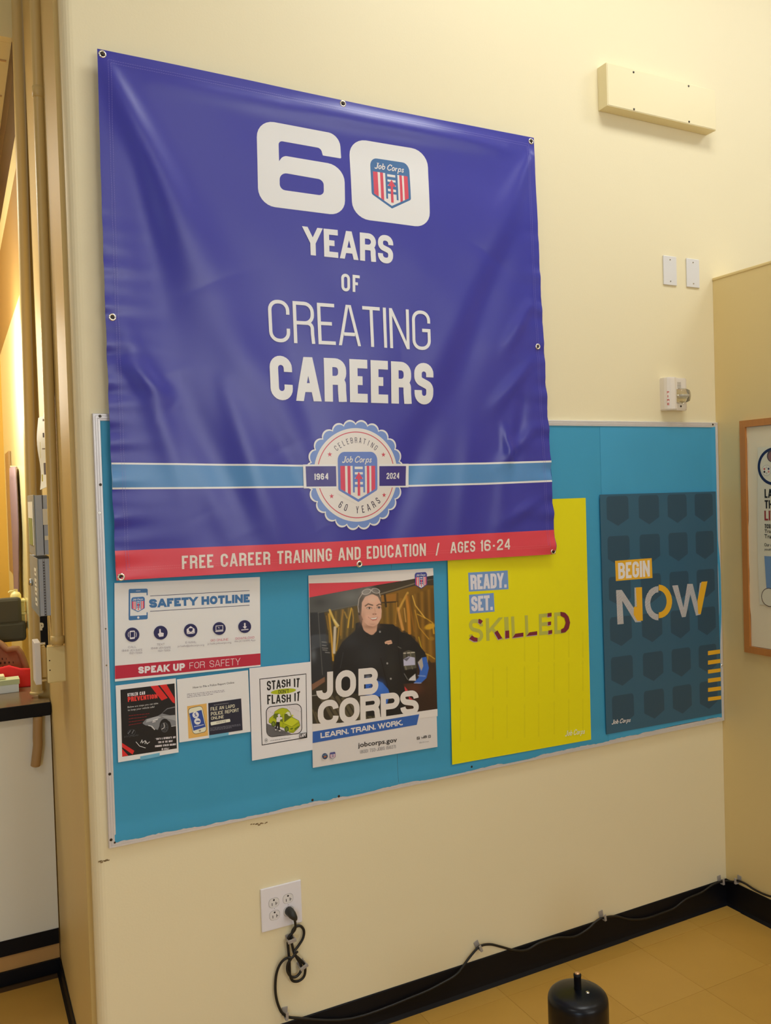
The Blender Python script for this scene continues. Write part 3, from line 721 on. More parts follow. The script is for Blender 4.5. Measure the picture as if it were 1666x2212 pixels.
# --- police report sheet
sh = Sheet(c2, -.0129)
root, Q = make_root(sh, 'police_report_flyer', [(768, 190), (1545, 90), (1572, 760), (795, 878)], 'white flyer on filing an online police report with a phone drawing and navy box', K((208, 205, 209), .64, .35), 'flyer')
sh.ftext(L, 'How to File a Police Report Online', [(943, 268), (1393, 211), (1393, 240), (943, 297)], K((60, 58, 62)), .01)
sh.scribble(L, [(878, 345), (1290, 300), (1290, 345), (880, 395)], GR, 3)
sh.poly(P_, [(880, 482), (1092, 451), (1109, 801), (895, 835)], K((214, 170, 92)))
sh.poly(P_, [(884, 508, 40), (1042, 470, 40), (1099, 758, 40), (945, 794, 40)], K((60, 52, 48))); sh.poly(P_, [(890, 512, 36), (1040, 476, 36), (1093, 754, 36), (948, 788, 36)], K((228, 215, 190)))
sh.poly(P_, [(903, 560), (1037, 522), (1080, 706), (948, 750)], K((42, 70, 150)))
for (x, y) in ((972, 576), (992, 646)): sh.ell(P_, x, y, 35, 36, K((220, 222, 228)))
sh.line(P_, [(965, 595), (975, 575), (962, 565), (975, 555)], 8, K((42, 70, 150))); sh.line(P_, [(975, 575), (988, 592)], 7, K((42, 70, 150))); sh.poly(P_, [(970, 652), (985, 640), (1018, 640), (1020, 654)], K((42, 70, 150)))
sh.line(P_, [(955, 705), (1062, 682)], 8, K((190, 195, 210))); sh.poly(P_, [(1006, 742), (1028, 738), (1031, 756), (1009, 760)], K((150, 140, 120)))
sh.poly(P_, [(1110, 448), (1468, 397), (1484, 742), (1120, 798)], K((32, 34, 52)))
for t_, q, w in [('FILE AN LAPD', [(1135, 494), (1398, 460), (1398, 496), (1136, 532)], .14), ('POLICE REPORT', [(1138, 547), (1442, 504), (1443, 540), (1139, 586)], .14), ('ONLINE', [(1140, 597), (1278, 578), (1279, 611), (1141, 631)], .14)]:
    sh.text(L, t_, q, K((226, 214, 190)), w, .25, .13, .3)
sh.poly(L, [(1133, 655, 8), (1345, 618, 8), (1352, 650, 8), (1138, 692, 8)], K((226, 218, 200))); sh.ftext(L, 'online.org', [(1198, 642), (1303, 626), (1303, 660), (1198, 676)], K((140, 130, 120)))
sh.scribble(L, [(1170, 462), (1400, 430), (1400, 446), (1170, 478)], SG, 1); sh.scribble(L, [(1130, 715), (1465, 672), (1465, 708), (1130, 755)], K((110, 112, 125)), 3)
sh.finish(root)
# --- stash it sheet
c3 = Crop(520, 1410, 8.506)
sh = Sheet(c3, -.0138)
root, Q = make_root(sh, 'stash_it_flyer', [(160, 285), (1292, 165), (1322, 1785), (210, 1985)], 'white flyer with black border and a cartoon of a lime green car', K((206, 200, 205), .64, .45), 'flyer')
bk = K((22, 22, 22), .75, .5); LM = K((168, 178, 20)); LM2 = K((188, 196, 40)); DG = K((95, 110, 25))
sh.poly('black_border', [(343, 480), (1206, 381), (1223, 1562), (388, 1704)], bk, holes=[[(357, 492), (1196, 396), (1211, 1548), (400, 1688)]])
sh.text(L, 'STASH', [(480, 520), (915, 480), (916, 615), (484, 700)], bk, .17, .3, .10); sh.text(L, 'IT', [(975, 475), (1085, 463), (1072, 640), (980, 628)], bk, .17, .3, .14)
sh.text(L, 'FLASH', [(485, 772), (922, 766), (922, 902), (490, 950)], bk, .17, .3, .10); sh.text(L, 'IT', [(985, 745), (1092, 702), (1078, 885), (988, 893)], bk, .16, .3, .14)
sh.ell('lime_oval', 785, 708, 234, 47, LM, rot=-.11); sh.text(L, "DON'T", [(692, 686), (885, 668), (885, 735), (693, 753)], bk, .15, .3, .10)
PD = 'car_drawing'
sh.poly(PD, [(462, 990, 110), (1120, 924, 110), (1131, 1482, 110), (475, 1562, 110)], bk); sh.poly(PD, [(475, 1003, 98), (1107, 940, 98), (1118, 1470, 98), (488, 1547, 98)], K((208, 203, 206)))
sh.poly(PD, [(483, 1300), (935, 1488), (560, 1540, 60), (487, 1500, 40)], K((95, 94, 96)))
body = [(515, 1255, 10), (530, 1200, 15), (612, 1132, 10), (625, 1080, 20), (705, 1030, 20), (770, 1012, 20), (850, 1030, 20), (905, 1085, 20), (940, 1178, 10), (1068, 1248, 20), (1092, 1335, 20), (1050, 1392, 20), (965, 1472, 20), (888, 1462, 10), (860, 1402), (640, 1335), (520, 1285, 10)]
sh.poly(PD, body, LM); sh.line(PD, body, 5, bk, True)
sh.poly(PD, [(800, 1130, 10), (865, 1085, 10), (905, 1100), (930, 1180), (800, 1275)], K((90, 100, 30))); sh.poly(PD, [(815, 1120), (862, 1080), (900, 1095), (920, 1165), (880, 1160), (850, 1120)], K((205, 208, 190)))
sh.poly(PD, [(790, 1290), (930, 1190), (1062, 1250), (935, 1358)], LM2); sh.line(PD, [(780, 1295), (935, 1360), (1075, 1280)], 4, bk); sh.line(PD, [(765, 1130), (775, 1390)], 5, DG)
sh.poly(PD, [(610, 1120), (700, 1110, 20), (755, 1180, 20), (770, 1270), (650, 1230), (600, 1190)], DG); sh.line(PD, [(620, 1140), (590, 1210)], 4, bk)
for x, y in ((600, 1308), (842, 1400)): sh.ell(PD, x, y, 40, 52, K((75, 92, 30))); sh.ell(PD, x, y, 22, 32, K((110, 128, 40)))
sh.ell(PD, 950, 1155, 14, 20, LM2); sh.poly(PD, [(905, 1390), (955, 1375), (960, 1400), (915, 1415)], DG); sh.poly(PD, [(985, 1390), (1065, 1340), (1068, 1365), (990, 1420)], DG); sh.line(PD, [(900, 1450), (985, 1430), (1085, 1340)], 5, DG)
sh.poly(PD, [(655, 1190, 10), (690, 1175), (760, 1185, 8), (762, 1215, 8), (725, 1225), (712, 1275), (655, 1270)], K((212, 208, 208))); sh.ell(PD, 702, 1150, 25, 28, K((212, 208, 208)))
sh.poly(PD, [(652, 1268), (712, 1270), (718, 1410), (690, 1415), (680, 1310), (655, 1400), (632, 1395)], bk); sh.ell(PD, 640, 1412, 16, 10, K((212, 208, 208))); sh.ell(PD, 715, 1430, 20, 10, K((212, 208, 208)))
for k in range(16): x = 600 + 14 * k + random.uniform(-8, 8); y = 1405 + 3 * k + random.uniform(-12, 28); sh.line(PD, [(x, y), (x + random.uniform(-8, 8), y + random.uniform(6, 18))], 3, bk)
for k in range(3): sh.line(PD, [(490 + 40 * k, 1062 + 18 * k), (515 + 40 * k, 1073 + 18 * k)], 3, SG)
for k in range(7): sh.line(PD, [(840 + 40 * k, 978 + 16 * k), (862 + 40 * k, 987 + 16 * k)], 3, SG)
sh.poly(L, [(1072, 1482), (1202, 1460), (1205, 1545), (1075, 1562)], bk); sh.text(L, 'LAPF', [(1082, 1490), (1195, 1471), (1196, 1534), (1084, 1550)], WH, .2, .2, .06)
sh.ell(L, 462, 1605, 24, 34, SG, ring=6); sh.ell(L, 462, 1605, 10, 16, SG); sh.scribble(L, [(540, 1603), (1060, 1528), (1060, 1540), (540, 1616)], SG, 1, .8)
sh.finish(root)

# ------------------------------------------------------------------ the recruitment poster, with its printed photograph painted as vertex colours
c4 = Crop(650, 1210, 4.810)
class Paint:
    def __init__(s, quad, nx, ny, base):
        s.nx, s.ny = nx, ny; u, v = np.meshgrid(np.linspace(0, 1, nx), np.linspace(0, 1, ny))
        TL, TR, BR, BL = [np.array(p, float) for p in quad]
        P = ((TL[None, None] * (1 - u[..., None]) + TR * u[..., None]) * (1 - v[..., None]) + (BL * (1 - u[..., None]) + BR * u[..., None]) * v[..., None])
        s.X, s.Y = P[..., 0], P[..., 1]; s.I = np.zeros((ny, nx, 3)) + np.array([lin(c) for c in base])
    def _sd(s, pts, closed=True):
        n = len(pts); d = np.full(s.X.shape, 1e9); ins = np.zeros(s.X.shape, bool)
        for i in range(n if closed else n - 1):
            x0, y0 = pts[i]; x1, y1 = pts[(i + 1) % n]; ex, ey = x1 - x0, y1 - y0
            l2 = ex * ex + ey * ey + 1e-9; t = np.clip(((s.X - x0) * ex + (s.Y - y0) * ey) / l2, 0, 1)
            d = np.minimum(d, (s.X - x0 - t * ex) ** 2 + (s.Y - y0 - t * ey) ** 2)
            if closed:
                c = ((y0 > s.Y) != (y1 > s.Y)); xi = ex * (s.Y - y0) / (ey if abs(ey) > 1e-9 else 1e-9) + x0; ins ^= c & (s.X < xi)
        d = np.sqrt(d)
        return np.where(ins, d, -d) if closed else d
    def mix(s, a, rgb):
        c = np.array([lin(v) for v in rgb]); s.I = s.I * (1 - a[..., None]) + c * a[..., None]
    def poly(s, pts, rgb, f=3, op=1.0, r=0):
        pts = fillet([(p[0], p[1], p[2] if len(p) > 2 else r) for p in pts], seg=4)
        s.mix(np.clip(s._sd(pts) / f + .5, 0, 1) * op, rgb)
    def line(s, pts, w, rgb, f=3, op=1.0):
        s.mix(np.clip((w / 2 - s._sd(pts, False)) / f + .5, 0, 1) * op, rgb)
    def ell(s, cx, cy, rx, ry, rgb, f=.15, op=1.0, rot=0):
        dx = s.X - cx; dy = s.Y - cy; a = dx * math.cos(rot) + dy * math.sin(rot); b = -dx * math.sin(rot) + dy * math.cos(rot)
        r = np.sqrt((a / rx) ** 2 + (b / ry) ** 2); s.mix(np.clip((1 - r) / f + .5, 0, 1) * op, rgb)
    def glow(s, cx, cy, rx, ry, rgb, op=.5, rot=0):
        dx = s.X - cx; dy = s.Y - cy; a = dx * math.cos(rot) + dy * math.sin(rot); b = -dx * math.sin(rot) + dy * math.cos(rot)
        s.mix(np.exp(-((a / rx) ** 2 + (b / ry) ** 2)) * op, rgb)
    def build(s, sh, name, parent, e=.75):
        V = []
        for y in range(s.ny):
            for x in range(s.nx):
                a, b = sh.uv(s.X[y, x], s.Y[y, x]); V.append(sh.pt(a, b, .0004))
        F = [[j * s.nx + i, (j + 1) * s.nx + i, (j + 1) * s.nx + i + 1, j * s.nx + i + 1] for j in range(s.ny - 1) for i in range(s.nx - 1)]
        me = bpy.data.meshes.new(name); me.from_pydata(V, [], F)
        ca = me.color_attributes.new('print', 'FLOAT_COLOR', 'POINT')
        buf = np.ones((s.ny * s.nx, 4), np.float32); buf[:, :3] = np.clip(s.I.reshape(-1, 3) / e, 0, .9); ca.data.foreach_set('color', buf.ravel())
        m = bpy.data.materials.new('printed_photo'); m.use_nodes = True; nt = m.node_tree; n = nt.nodes.new('ShaderNodeAttribute'); n.attribute_name = 'print'
        nt.links.new(n.outputs['Color'], nt.nodes['Principled BSDF'].inputs['Base Color']); nt.nodes['Principled BSDF'].inputs['Roughness'].default_value = .36
        me.materials.append(m); me.update()
        return link(name, me, parent)
sh = Sheet(c4, -.0134)
root, Q = make_root(sh, 'recruitment_poster', [(78, 160), (1375, 82), (1420, 1940), (125, 2158)], 'tall white poster with a photograph of a smiling welder in a black jacket', K((206, 202, 200), .75, .4))
pic = Paint([(84, 238), (1377, 152), (1418, 1545), (122, 1732)], 330, 400, (46, 42, 36))
p = pic
p.poly([(84, 380), (640, 280), (640, 470), (180, 548), (92, 640)], (78, 80, 80), 25); p.glow(520, 380, 130, 70, (120, 122, 118), .6); p.glow(200, 440, 80, 50, (35, 36, 38), .5)
p.poly([(95, 545), (240, 540), (330, 1180), (110, 1290)], (40, 43, 48), 12); p.poly([(100, 780, 30), (285, 765, 30), (280, 880), (110, 930)], (62, 68, 76), 18); p.glow(130, 985, 30, 60, (105, 112, 120), .6)
p.line([(180, 545), (225, 1190)], 7, (92, 94, 92), 5, .8); p.line([(178, 548), (590, 462)], 8, (98, 98, 90), 5, .7)
for k, (x0, y0, x1) in enumerate([(220, 850, 270), (225, 885, 262), (222, 912, 278), (228, 932, 272), (255, 958, 298)]): p.line([(x0, y0), (x1, y0 + 4)], 9, (150, 152, 150), 5, .55)
p.poly([(245, 545), (600, 470), (612, 640), (560, 730), (430, 850), (340, 1070), (290, 780)], (88, 72, 30), 12)
for k in range(9): p.line([(262 + 34 * k, 560 - 8 * k), (270 + 30 * k, 860 - 10 * k)], 12 + 5 * (k % 3), (150, 118, 44) if k % 2 else (62, 52, 24), 16, .55)
p.line([(300, 540), (330, 1000)], 10, (205, 168, 70), 8, .6)
for pts, w, c, o in [([(300, 520), (350, 640), (375, 690)], 22, (225, 190, 90), .8), ([(345, 620), (390, 680)], 18, (235, 215, 150), .7), ([(290, 560), (320, 800), (335, 1040)], 16, (200, 150, 40), .8), ([(355, 700), (350, 820), (345, 960)], 26, (215, 205, 185), .75), ([(395, 700), (380, 850), (365, 940)], 12, (205, 160, 50), .7), ([(440, 520), (420, 640), (412, 780)], 14, (165, 120, 35), .7), ([(525, 500), (500, 620), (490, 700)], 12, (230, 185, 60), .75), ([(535, 510), (545, 600), (540, 700)], 10, (200, 150, 45), .7), ([(455, 540), (480, 600)], 14, (190, 150, 50), .6), ([(265, 580), (285, 720)], 10, (150, 110, 35), .6)]:
    p.line(pts, w, c, 9, o)
p.poly([(810, 345), (1380, 200), (1400, 1120), (1300, 1000), (1190, 800), (1000, 690), (820, 680)], (122, 88, 30), 8); p.glow(1320, 520, 130, 260, (88, 62, 22), .8); p.glow(900, 560, 70, 110, (96, 82, 36), .7)
for k in range(15): p.line([(860 + 36 * k, 470 - 12 * k), (868 + 37 * k, 700 + 22 * k)], 14 + 6 * (k % 3), (158, 112, 38) if k % 2 else (84, 58, 20), 18, .5)
p.poly([(840, 365), (1000, 345), (1000, 430), (840, 440)], (150, 102, 38), 6); p.line([(870, 350), (885, 480)], 22, (48, 38, 24), 6); p.line([(835, 442), (1005, 432)], 14, (52, 40, 26), 6)
p.line([(1003, 350), (990, 640)], 22, (92, 66, 24), 8, .8)
for pts, w, c, o in [([(1110, 340), (1060, 430), (1015, 520)], 22, (205, 160, 70), .7), ([(1010, 500), (1030, 600), (1060, 720)], 26, (205, 150, 80), .75), ([(1100, 380), (1120, 560), (1130, 760)], 30, (190, 128, 45), .8), ([(1110, 360), (1150, 560), (1180, 740)], 16, (140, 92, 28), .8), ([(1160, 370), (1190, 470), (1290, 600)], 10, (225, 180, 80), .8), ([(1185, 520), (1230, 700), (1330, 820)], 8, (200, 150, 50), .8), ([(1210, 560), (1310, 610), (1370, 650)], 8, (215, 170, 60), .7), ([(995, 440), (985, 660)], 10, (190, 140, 50), .6), ([(1225, 800), (1250, 900), (1290, 1000)], 10, (190, 160, 40), .7), ([(1290, 970), (1340, 990), (1390, 1025)], 9, (205, 165, 60), .8), ([(1320, 980), (1315, 1060)], 12, (190, 150, 50), .7), ([(1075, 500), (1090, 640)], 10, (225, 175, 95), .6)]:
    p.line(pts, w, c, 8, o)
p.ell(1340, 690, 55, 28, (205, 158, 40), .5, .85, -.3); p.line([(1370, 660), (1382, 760)], 16, (195, 150, 40), 8, .8); p.ell(1360, 815, 24, 20, (150, 115, 40), .6, .7)
p.poly([(810, 270), (1380, 150), (1380, 262), (1200, 262), (1060, 300), (830, 368)], (60, 52, 42), 8); p.line([(830, 350), (1000, 300), (1190, 240)], 12, (122, 112, 92), 5, .9); p.line([(1310, 208), (1380, 194)], 9, (110, 106, 98), 5, .8); p.poly([(1310, 165), (1380, 152), (1380, 195), (1312, 205)], (42, 43, 45), 4)
p.poly([(1060, 1100), (1400, 1060), (1420, 1560), (960, 1620)], (50, 34, 28), 18); p.glow(1180, 1330, 90, 60, (105, 58, 40), .5); p.glow(1350, 1200, 60, 160, (70, 48, 26), .6)
p.poly([(100, 1310), (330, 1180), (700, 1400), (700, 1700), (120, 1740)], (50, 46, 38), 14)
for k in range(9): p.line([(190 + 62 * k, 1390 + 12 * k), (330 + 60 * k, 1640 + 6 * k)], 34, (92, 84, 64), 8, .75)
for k in range(5): p.line([(125 + 30 * k, 1560 + 22 * k), (190 + 30 * k, 1740)], 16, (112, 100, 72), 8, .5)
p.poly([(116, 1290), (248, 1212), (250, 1262), (118, 1352)], (122, 88, 68), 5); p.line([(118, 1408), (240, 1392)], 8, (140, 138, 130), 5)
jk = [(568, 655, 15), (625, 640), (640, 700), (700, 770), (760, 785), (800, 690), (825, 660), (960, 666, 20), (1045, 745, 20), (1130, 772, 30), (1205, 850, 20), (1292, 960, 15), (1308, 1010, 10), (1205, 1050), (1205, 1275), (1065, 1285), (1090, 1380), (1080, 1620), (690, 1620), (650, 1400), (420, 1360), (325, 1190), (350, 1000, 20), (425, 860, 20), (505, 785, 15), (565, 742)]
p.poly(jk, (26, 27, 31), 5); p.glow(720, 1000, 160, 160, (46, 49, 54), .7); p.glow(520, 850, 90, 60, (40, 44, 52), .6); p.glow(940, 1100, 60, 200, (44, 44, 44), .6); p.glow(1100, 860, 60, 60, (38, 38, 40), .5)
p.line([(830, 1020), (900, 1300), (930, 1500)], 9, (12, 12, 14), 8, .8); p.line([(1010, 700), (1010, 900), (1045, 1200)], 8, (12, 12, 14), 8, .6); p.line([(440, 960), (410, 1120)], 6, (62, 64, 68), 6, .6)
p.poly([(640, 620), (800, 620), (788, 735, 20), (745, 780, 30), (690, 765, 20), (630, 700)], (196, 152, 128), 5); p.glow(720, 690, 70, 22, (150, 108, 88), .75); p.poly([(625, 640), (655, 735), (740, 785), (690, 800), (600, 720)], (26, 27, 31), 4)
p.poly([(598, 390, 25), (650, 305, 35), (740, 292, 35), (815, 330, 30), (838, 430, 15), (830, 520), (640, 600), (625, 660), (602, 600), (590, 500)], (84, 76, 70), 6); p.glow(660, 340, 40, 30, (128, 122, 116), .6)
p.poly([(634, 440, 25), (668, 380, 30), (742, 352, 35), (800, 378, 25), (830, 440, 20), (840, 530, 20), (835, 600, 25), (803, 662, 30), (752, 690, 30), (700, 680, 30), (655, 640, 25), (628, 570, 20)], (212, 168, 145), 5)
p.glow(742, 410, 55, 35, (226, 186, 164), .7); p.glow(640, 590, 30, 60, (178, 130, 108), .55); p.glow(700, 590, 30, 26, (226, 176, 156), .6); p.glow(815, 570, 16, 26, (220, 172, 150), .5); p.glow(745, 668, 40, 14, (186, 138, 118), .6)
p.line([(670, 476), (700, 455), (745, 468)], 13, (72, 52, 44), 6, .9); p.line([(790, 472), (812, 458), (836, 460)], 12, (72, 52, 44), 6, .9)
for cx, cy, rx in ((712, 498, 26), (812, 493, 20)): p.ell(cx, cy, rx + 6, 13, (150, 106, 88), .5, .7); p.ell(cx, cy, rx, 8, (214, 200, 192), .4, .9); p.ell(cx, cy, 9, 9, (52, 36, 30), .4); p.line([(cx - rx, cy - 2), (cx, cy - 11), (cx + rx, cy)], 5, (58, 40, 34), 4)
p.line([(768, 500), (772, 540)], 8, (190, 144, 122), 8, .7); p.ell(765, 560, 22, 10, (176, 120, 100), .6, .7); p.ell(752, 562, 5, 4, (110, 66, 56), .5); p.ell(778, 560, 5, 4, (110, 66, 56), .5)
p.poly([(708, 600), (760, 596), (800, 588), (785, 622, 8), (745, 628, 10)], (176, 96, 88), 5); p.poly([(716, 602), (760, 600), (794, 592), (780, 612, 6), (745, 616, 8)], (226, 216, 206), 4); p.line([(706, 598), (700, 590)], 5, (165, 110, 92), 5); p.ell(607, 560, 7, 12, (40, 38, 38), .5)
for cx, cy, rx, ry, ro in ((682, 328, 46, 26, -.3), (778, 318, 42, 24, .25)):
    d = ((p.X - cx) * math.cos(ro) + (p.Y - cy) * math.sin(ro)) / rx; q = (-(p.X - cx) * math.sin(ro) + (p.Y - cy) * math.cos(ro)) / ry; rr = np.sqrt(d * d + q * q)
    p.mix(np.clip((1 - rr) / .15, 0, 1) * .35, (160, 155, 150)); p.mix(np.exp(-((rr - 1) / .1) ** 2) * .85, (206, 200, 192))
p.line([(640, 345), (605, 400), (593, 480), (600, 540)], 7, (190, 184, 176), 4, .8); p.line([(815, 335), (826, 380)], 6, (190, 184, 176), 4, .8)
p.poly([(870, 852, 6), (895, 838), (940, 830, 8), (952, 866, 8), (905, 878), (895, 868), (878, 872, 5)], (206, 166, 140), 4); p.line([(885, 860), (940, 850)], 5, (140, 70, 60), 4, .7)
for x, y in ((822, 744), (898, 1072), (935, 1232)): p.ell(x, y, 9, 10, (150, 150, 148), .6)
p.line([(1010, 900), (1040, 915)], 7, (120, 118, 112), 5, .7)
p.poly([(1062, 955, 10), (1120, 935, 10), (1186, 955, 10), (1202, 1120), (1080, 1142), (1068, 1100)], (78, 76, 66), 4); p.line([(1070, 968), (1180, 958)], 9, (190, 184, 170), 5); p.line([(1098, 962), (1100, 1020)], 14, (38, 36, 34), 5, .8); p.line([(1140, 960), (1142, 1010)], 12, (120, 116, 98), 5, .8)
p.poly([(1066, 1030), (1120, 1000), (1184, 1012), (1188, 1088), (1070, 1098)], (176, 176, 200), 4); p.poly([(1066, 1030), (1140, 1002), (1100, 1050)], (58, 56, 66), 4, .8); p.line([(1085, 1100), (1095, 1135)], 12, (130, 126, 104), 5, .7); p.line([(1150, 1095), (1160, 1128)], 12, (110, 108, 92), 5, .7)
p.poly([(1070, 1150), (1200, 1140), (1205, 1270), (1090, 1275)], (18, 18, 20), 5); p.poly([(1130, 1230), (1190, 1180), (1196, 1252), (1120, 1250)], (198, 196, 196), 5); p.line([(1075, 1180), (1110, 1240)], 6, (130, 130, 130), 5, .8)
p.poly([(1215, 1062, 10), (1262, 1012, 15), (1304, 1004, 8), (1330, 1120, 15), (1305, 1225, 20), (1240, 1284, 20), (1172, 1278), (1228, 1215), (1238, 1150)], (48, 96, 182), 5); p.poly([(1216, 1062), (1258, 1012), (1272, 1100), (1252, 1150)], (168, 160, 150), 5); p.line([(1222, 1200), (1290, 1205)], 12, (140, 165, 210), 8, .6); p.line([(1180, 1276), (1250, 1276)], 6, (190, 192, 196), 5, .7)
p.poly([(672, 1215, 10), (760, 1238), (850, 1275, 20), (908, 1340, 20), (922, 1388), (885, 1545), (858, 1545), (845, 1420), (640, 1398), (672, 1330)], (48, 98, 186), 6); p.glow(820, 1310, 40, 50, (66, 118, 205), .7); p.glow(700, 1210, 30, 16, (120, 125, 140), .7); p.line([(640, 1392), (740, 1396)], 8, (170, 172, 176), 5, .7); p.line([(712, 1318), (745, 1290), (735, 1320)], 8, (40, 42, 60), 5)
p.poly([(1078, 1312), (1112, 1352), (1085, 1372)], (190, 56, 62), 5); p.poly([(1120, 1412), (1165, 1450), (1125, 1465)], (190, 56, 62), 5); p.glow(690, 300, 60, 90, (180, 178, 178), .25); p.glow(460, 560, 260, 300, (120, 122, 124), .10)
p.build(sh, 'printed_photograph', root)
sh.layer = 3
WHP = K((212, 207, 203), .75, .4)
sh.poly('red_corner', [(84, 240), (600, 231, 60), (1060, 214), (640, 284), (87, 388)], K((206, 62, 76)))
sh.tag_ = '#m0'; sh.poly('white_margin', [(83, 200), (1376, 120), (1378, 158), (1050, 216), (85, 242)], WHP)
sh.tag_ = ''
sh.text(L, 'JOB', [(160, 1172), (805, 1110), (805, 1384), (160, 1458)], WHP, .235, .5, .10)
sh.text(L, 'CORPS', [(174, 1465), (1222, 1345), (1226, 1592), (178, 1740)], WHP, .235, .5, .03)
sh.tag_ = '#m1'; sh.poly('white_margin', [(121, 1700), (400, 1690), (122, 1780)], WHP); sh.poly('white_margin', [(121, 1735), (1419, 1546), (1420, 1620), (122, 1800)], WHP)
sh.tag_ = ''; sh.poly('blue_ribbon', [(122, 1782), (1230, 1600), (1204, 1710), (122, 1900)], K((45, 90, 165)))
sh.text(L, 'LEARN. TRAIN. WORK.', [(203, 1795), (1055, 1658), (1058, 1713), (205, 1850)], WHP, .24, .35, .09, .3)
sh.ftext(L, 'jobcorps.gov', [(592, 1897), (997, 1840), (1000, 1905), (594, 1962)], K((35, 33, 36)), .018)
sh.text(L, '(800) 733-JOBS [5627]', [(615, 1974), (985, 1918), (986, 1952), (616, 2009)], K((110, 108, 112)), .1, .4, .13, .35)
sh.poly(I, [(1205, 1836), (1232, 1832), (1233, 1862), (1206, 1866)], K((30, 30, 32))); sh.text(I, 'F', [(1214, 1840), (1226, 1838), (1226, 1862), (1214, 1864)], WHP, .22)
sh.ftext(I, 'You', [(1247, 1836), (1272, 1832), (1273, 1850), (1248, 1854)], K((30, 30, 32)), .02); sh.poly(I, [(1273, 1825, 6), (1307, 1821, 6), (1308, 1845, 6), (1274, 1850, 6)], K((30, 30, 32))); sh.ftext(I, 'Tube', [(1277, 1829), (1304, 1826), (1304, 1841), (1277, 1845)], WHP)
sh.poly(I, [(1322, 1818, 7), (1349, 1814, 7), (1350, 1843, 7), (1323, 1847, 7)], K((95, 92, 95)), holes=[[(1326, 1822, 5), (1345, 1819, 5), (1346, 1839, 5), (1327, 1843, 5)]]); sh.ell(I, 1336, 1831, 6, 7, K((95, 92, 95)), ring=2.5)
sh.ftext(L, '@jobcorps', [(1228, 1888), (1330, 1873), (1330, 1890), (1228, 1905)], K((140, 137, 140)))
shield(sh, 'emblem', sh.quad([(1182, 131), (1308, 122), (1312, 294), (1186, 300)]), blue=(58, 66, 140), red=(200, 74, 100), e=.75)
sh.ell('seal', 247, 2035, 34, 36, K((206, 202, 200))); sh.ell('seal', 247, 2035, 30, 32, K((58, 78, 112))); sh.ell('seal', 247, 2035, 24, 26, K((35, 52, 84))); sh.poly('seal', [(234, 2036), (262, 2030), (264, 2044), (236, 2050)], K((170, 105, 70))); sh.poly('seal', [(228, 2022), (266, 2014), (266, 2022), (228, 2030)], K((100, 130, 165)))
shield(sh, 'small_emblem', sh.quad([(298, 1998), (355, 1989), (357, 2060), (300, 2069)]), blue=(70, 72, 130), red=(190, 140, 160), e=.75, word=False)
sh.finish(root)

# ------------------------------------------------------------------ yellow poster
c5 = Crop(950, 1180, 4.609)
sh = Sheet(c5, -.0142)
TRw = wxz(1265, 1075.5, -.0132); BRw = sh.uv(1508, 1925); BLw = sh.uv(125, 2175); LFw = sh.uv(80, 155)
kx = (LFw[0] - BLw[0]) / (LFw[1] - BLw[1]); TLw = (BLw[0] + kx * (TRw[1] - BLw[1]), TRw[1] + .002)
YEL = mat((204, 196, 6), .66, .36, noise=.035, nscale=5, name='yellow_poster')
root, Q = make_root(sh, 'yellow_poster', None, 'tall bright yellow poster partly tucked behind the banner corner', YEL, wallq=[TLw, TRw, BRw, BLw])
FA = mat((198, 190, 8), .66, .36, noise=.05, nscale=25)
for row, (ty, hy) in enumerate([(560, 380), (950, 260), (1240, 300), (1620, 330)]):
    for k, x in enumerate([205, 355, 530, 670, 845, 985, 1140, 1285, 1425]):
        y0 = ty - (x - 205) * .085 + random.uniform(-12, 12)
        if row < 1 or (row < 2 and k < 4): continue
        sh.tag_ = '#%d%d' % (row, k); sh.poly('arrow_print', [(x, y0 - 14), (x + 13, y0 + 34), (x + 6, y0 + 30), (x + 9, y0 + hy), (x - 7, y0 + hy), (x - 6, y0 + 30), (x - 13, y0 + 34)], FA); sh.layer -= 1
sh.layer += 1; sh.tag_ = ''
BB = K((108, 142, 192)); WL = K((208, 205, 214))
sh.poly('blue_label', [(283, 263), (677, 240), (686, 427), (291, 452)], BB); sh.poly('blue_label', [(292, 483), (538, 465), (547, 650), (300, 671)], BB)
sh.text(L, 'READY.', [(303, 286), (665, 263), (667, 411), (309, 434)], WL, .2, .25, .045); sh.text(L, 'SET.', [(311, 500), (526, 484), (529, 634), (316, 649)], WL, .2, .25, .045)
HG = K((172, 172, 72)); MR = K((112, 30, 50)); PL = K((170, 150, 170))
for ch, q in [('S', [(290, 728), (430, 722), (434, 946), (294, 955)]), ('K', [(458, 718), (612, 708), (622, 930), (464, 942)]), ('I', [(641, 705), (683, 702), (692, 916), (650, 920)]), ('L', [(710, 700), (826, 692), (832, 906), (720, 914)]), ('L', [(846, 688), (962, 680), (968, 890), (856, 898)]), ('E', [(986, 676), (1112, 662), (1118, 874), (990, 886)]), ('D', [(1140, 660), (1292, 650), (1297, 862), (1142, 874)])]:
    if ch == 'I': sh.poly(L, q, HG)
    else: sh.text(L, ch, q, HG, .17, .5, .0)
for P2 in [[(383, 760), (386, 724), (400, 723), (430, 744), (405, 776)], [(292, 922), (320, 886), (345, 905), (376, 912), (376, 948), (340, 948)], [(543, 860), (574, 836), (622, 916), (582, 928)], [(652, 841), (690, 838), (692, 912), (652, 918)], [(752, 870), (832, 859), (832, 897), (722, 912)], [(892, 856), (969, 845), (969, 882), (862, 893)], [(1072, 666), (1112, 661), (1112, 697), (1072, 703)], [(1075, 752), (1107, 748), (1107, 782), (1075, 787)], [(1080, 838), (1118, 832), (1118, 868), (1080, 875)]]:
    sh.poly(L, [(x - 4, y + 7) for x, y in P2], PL); sh.poly(L, P2, MR)
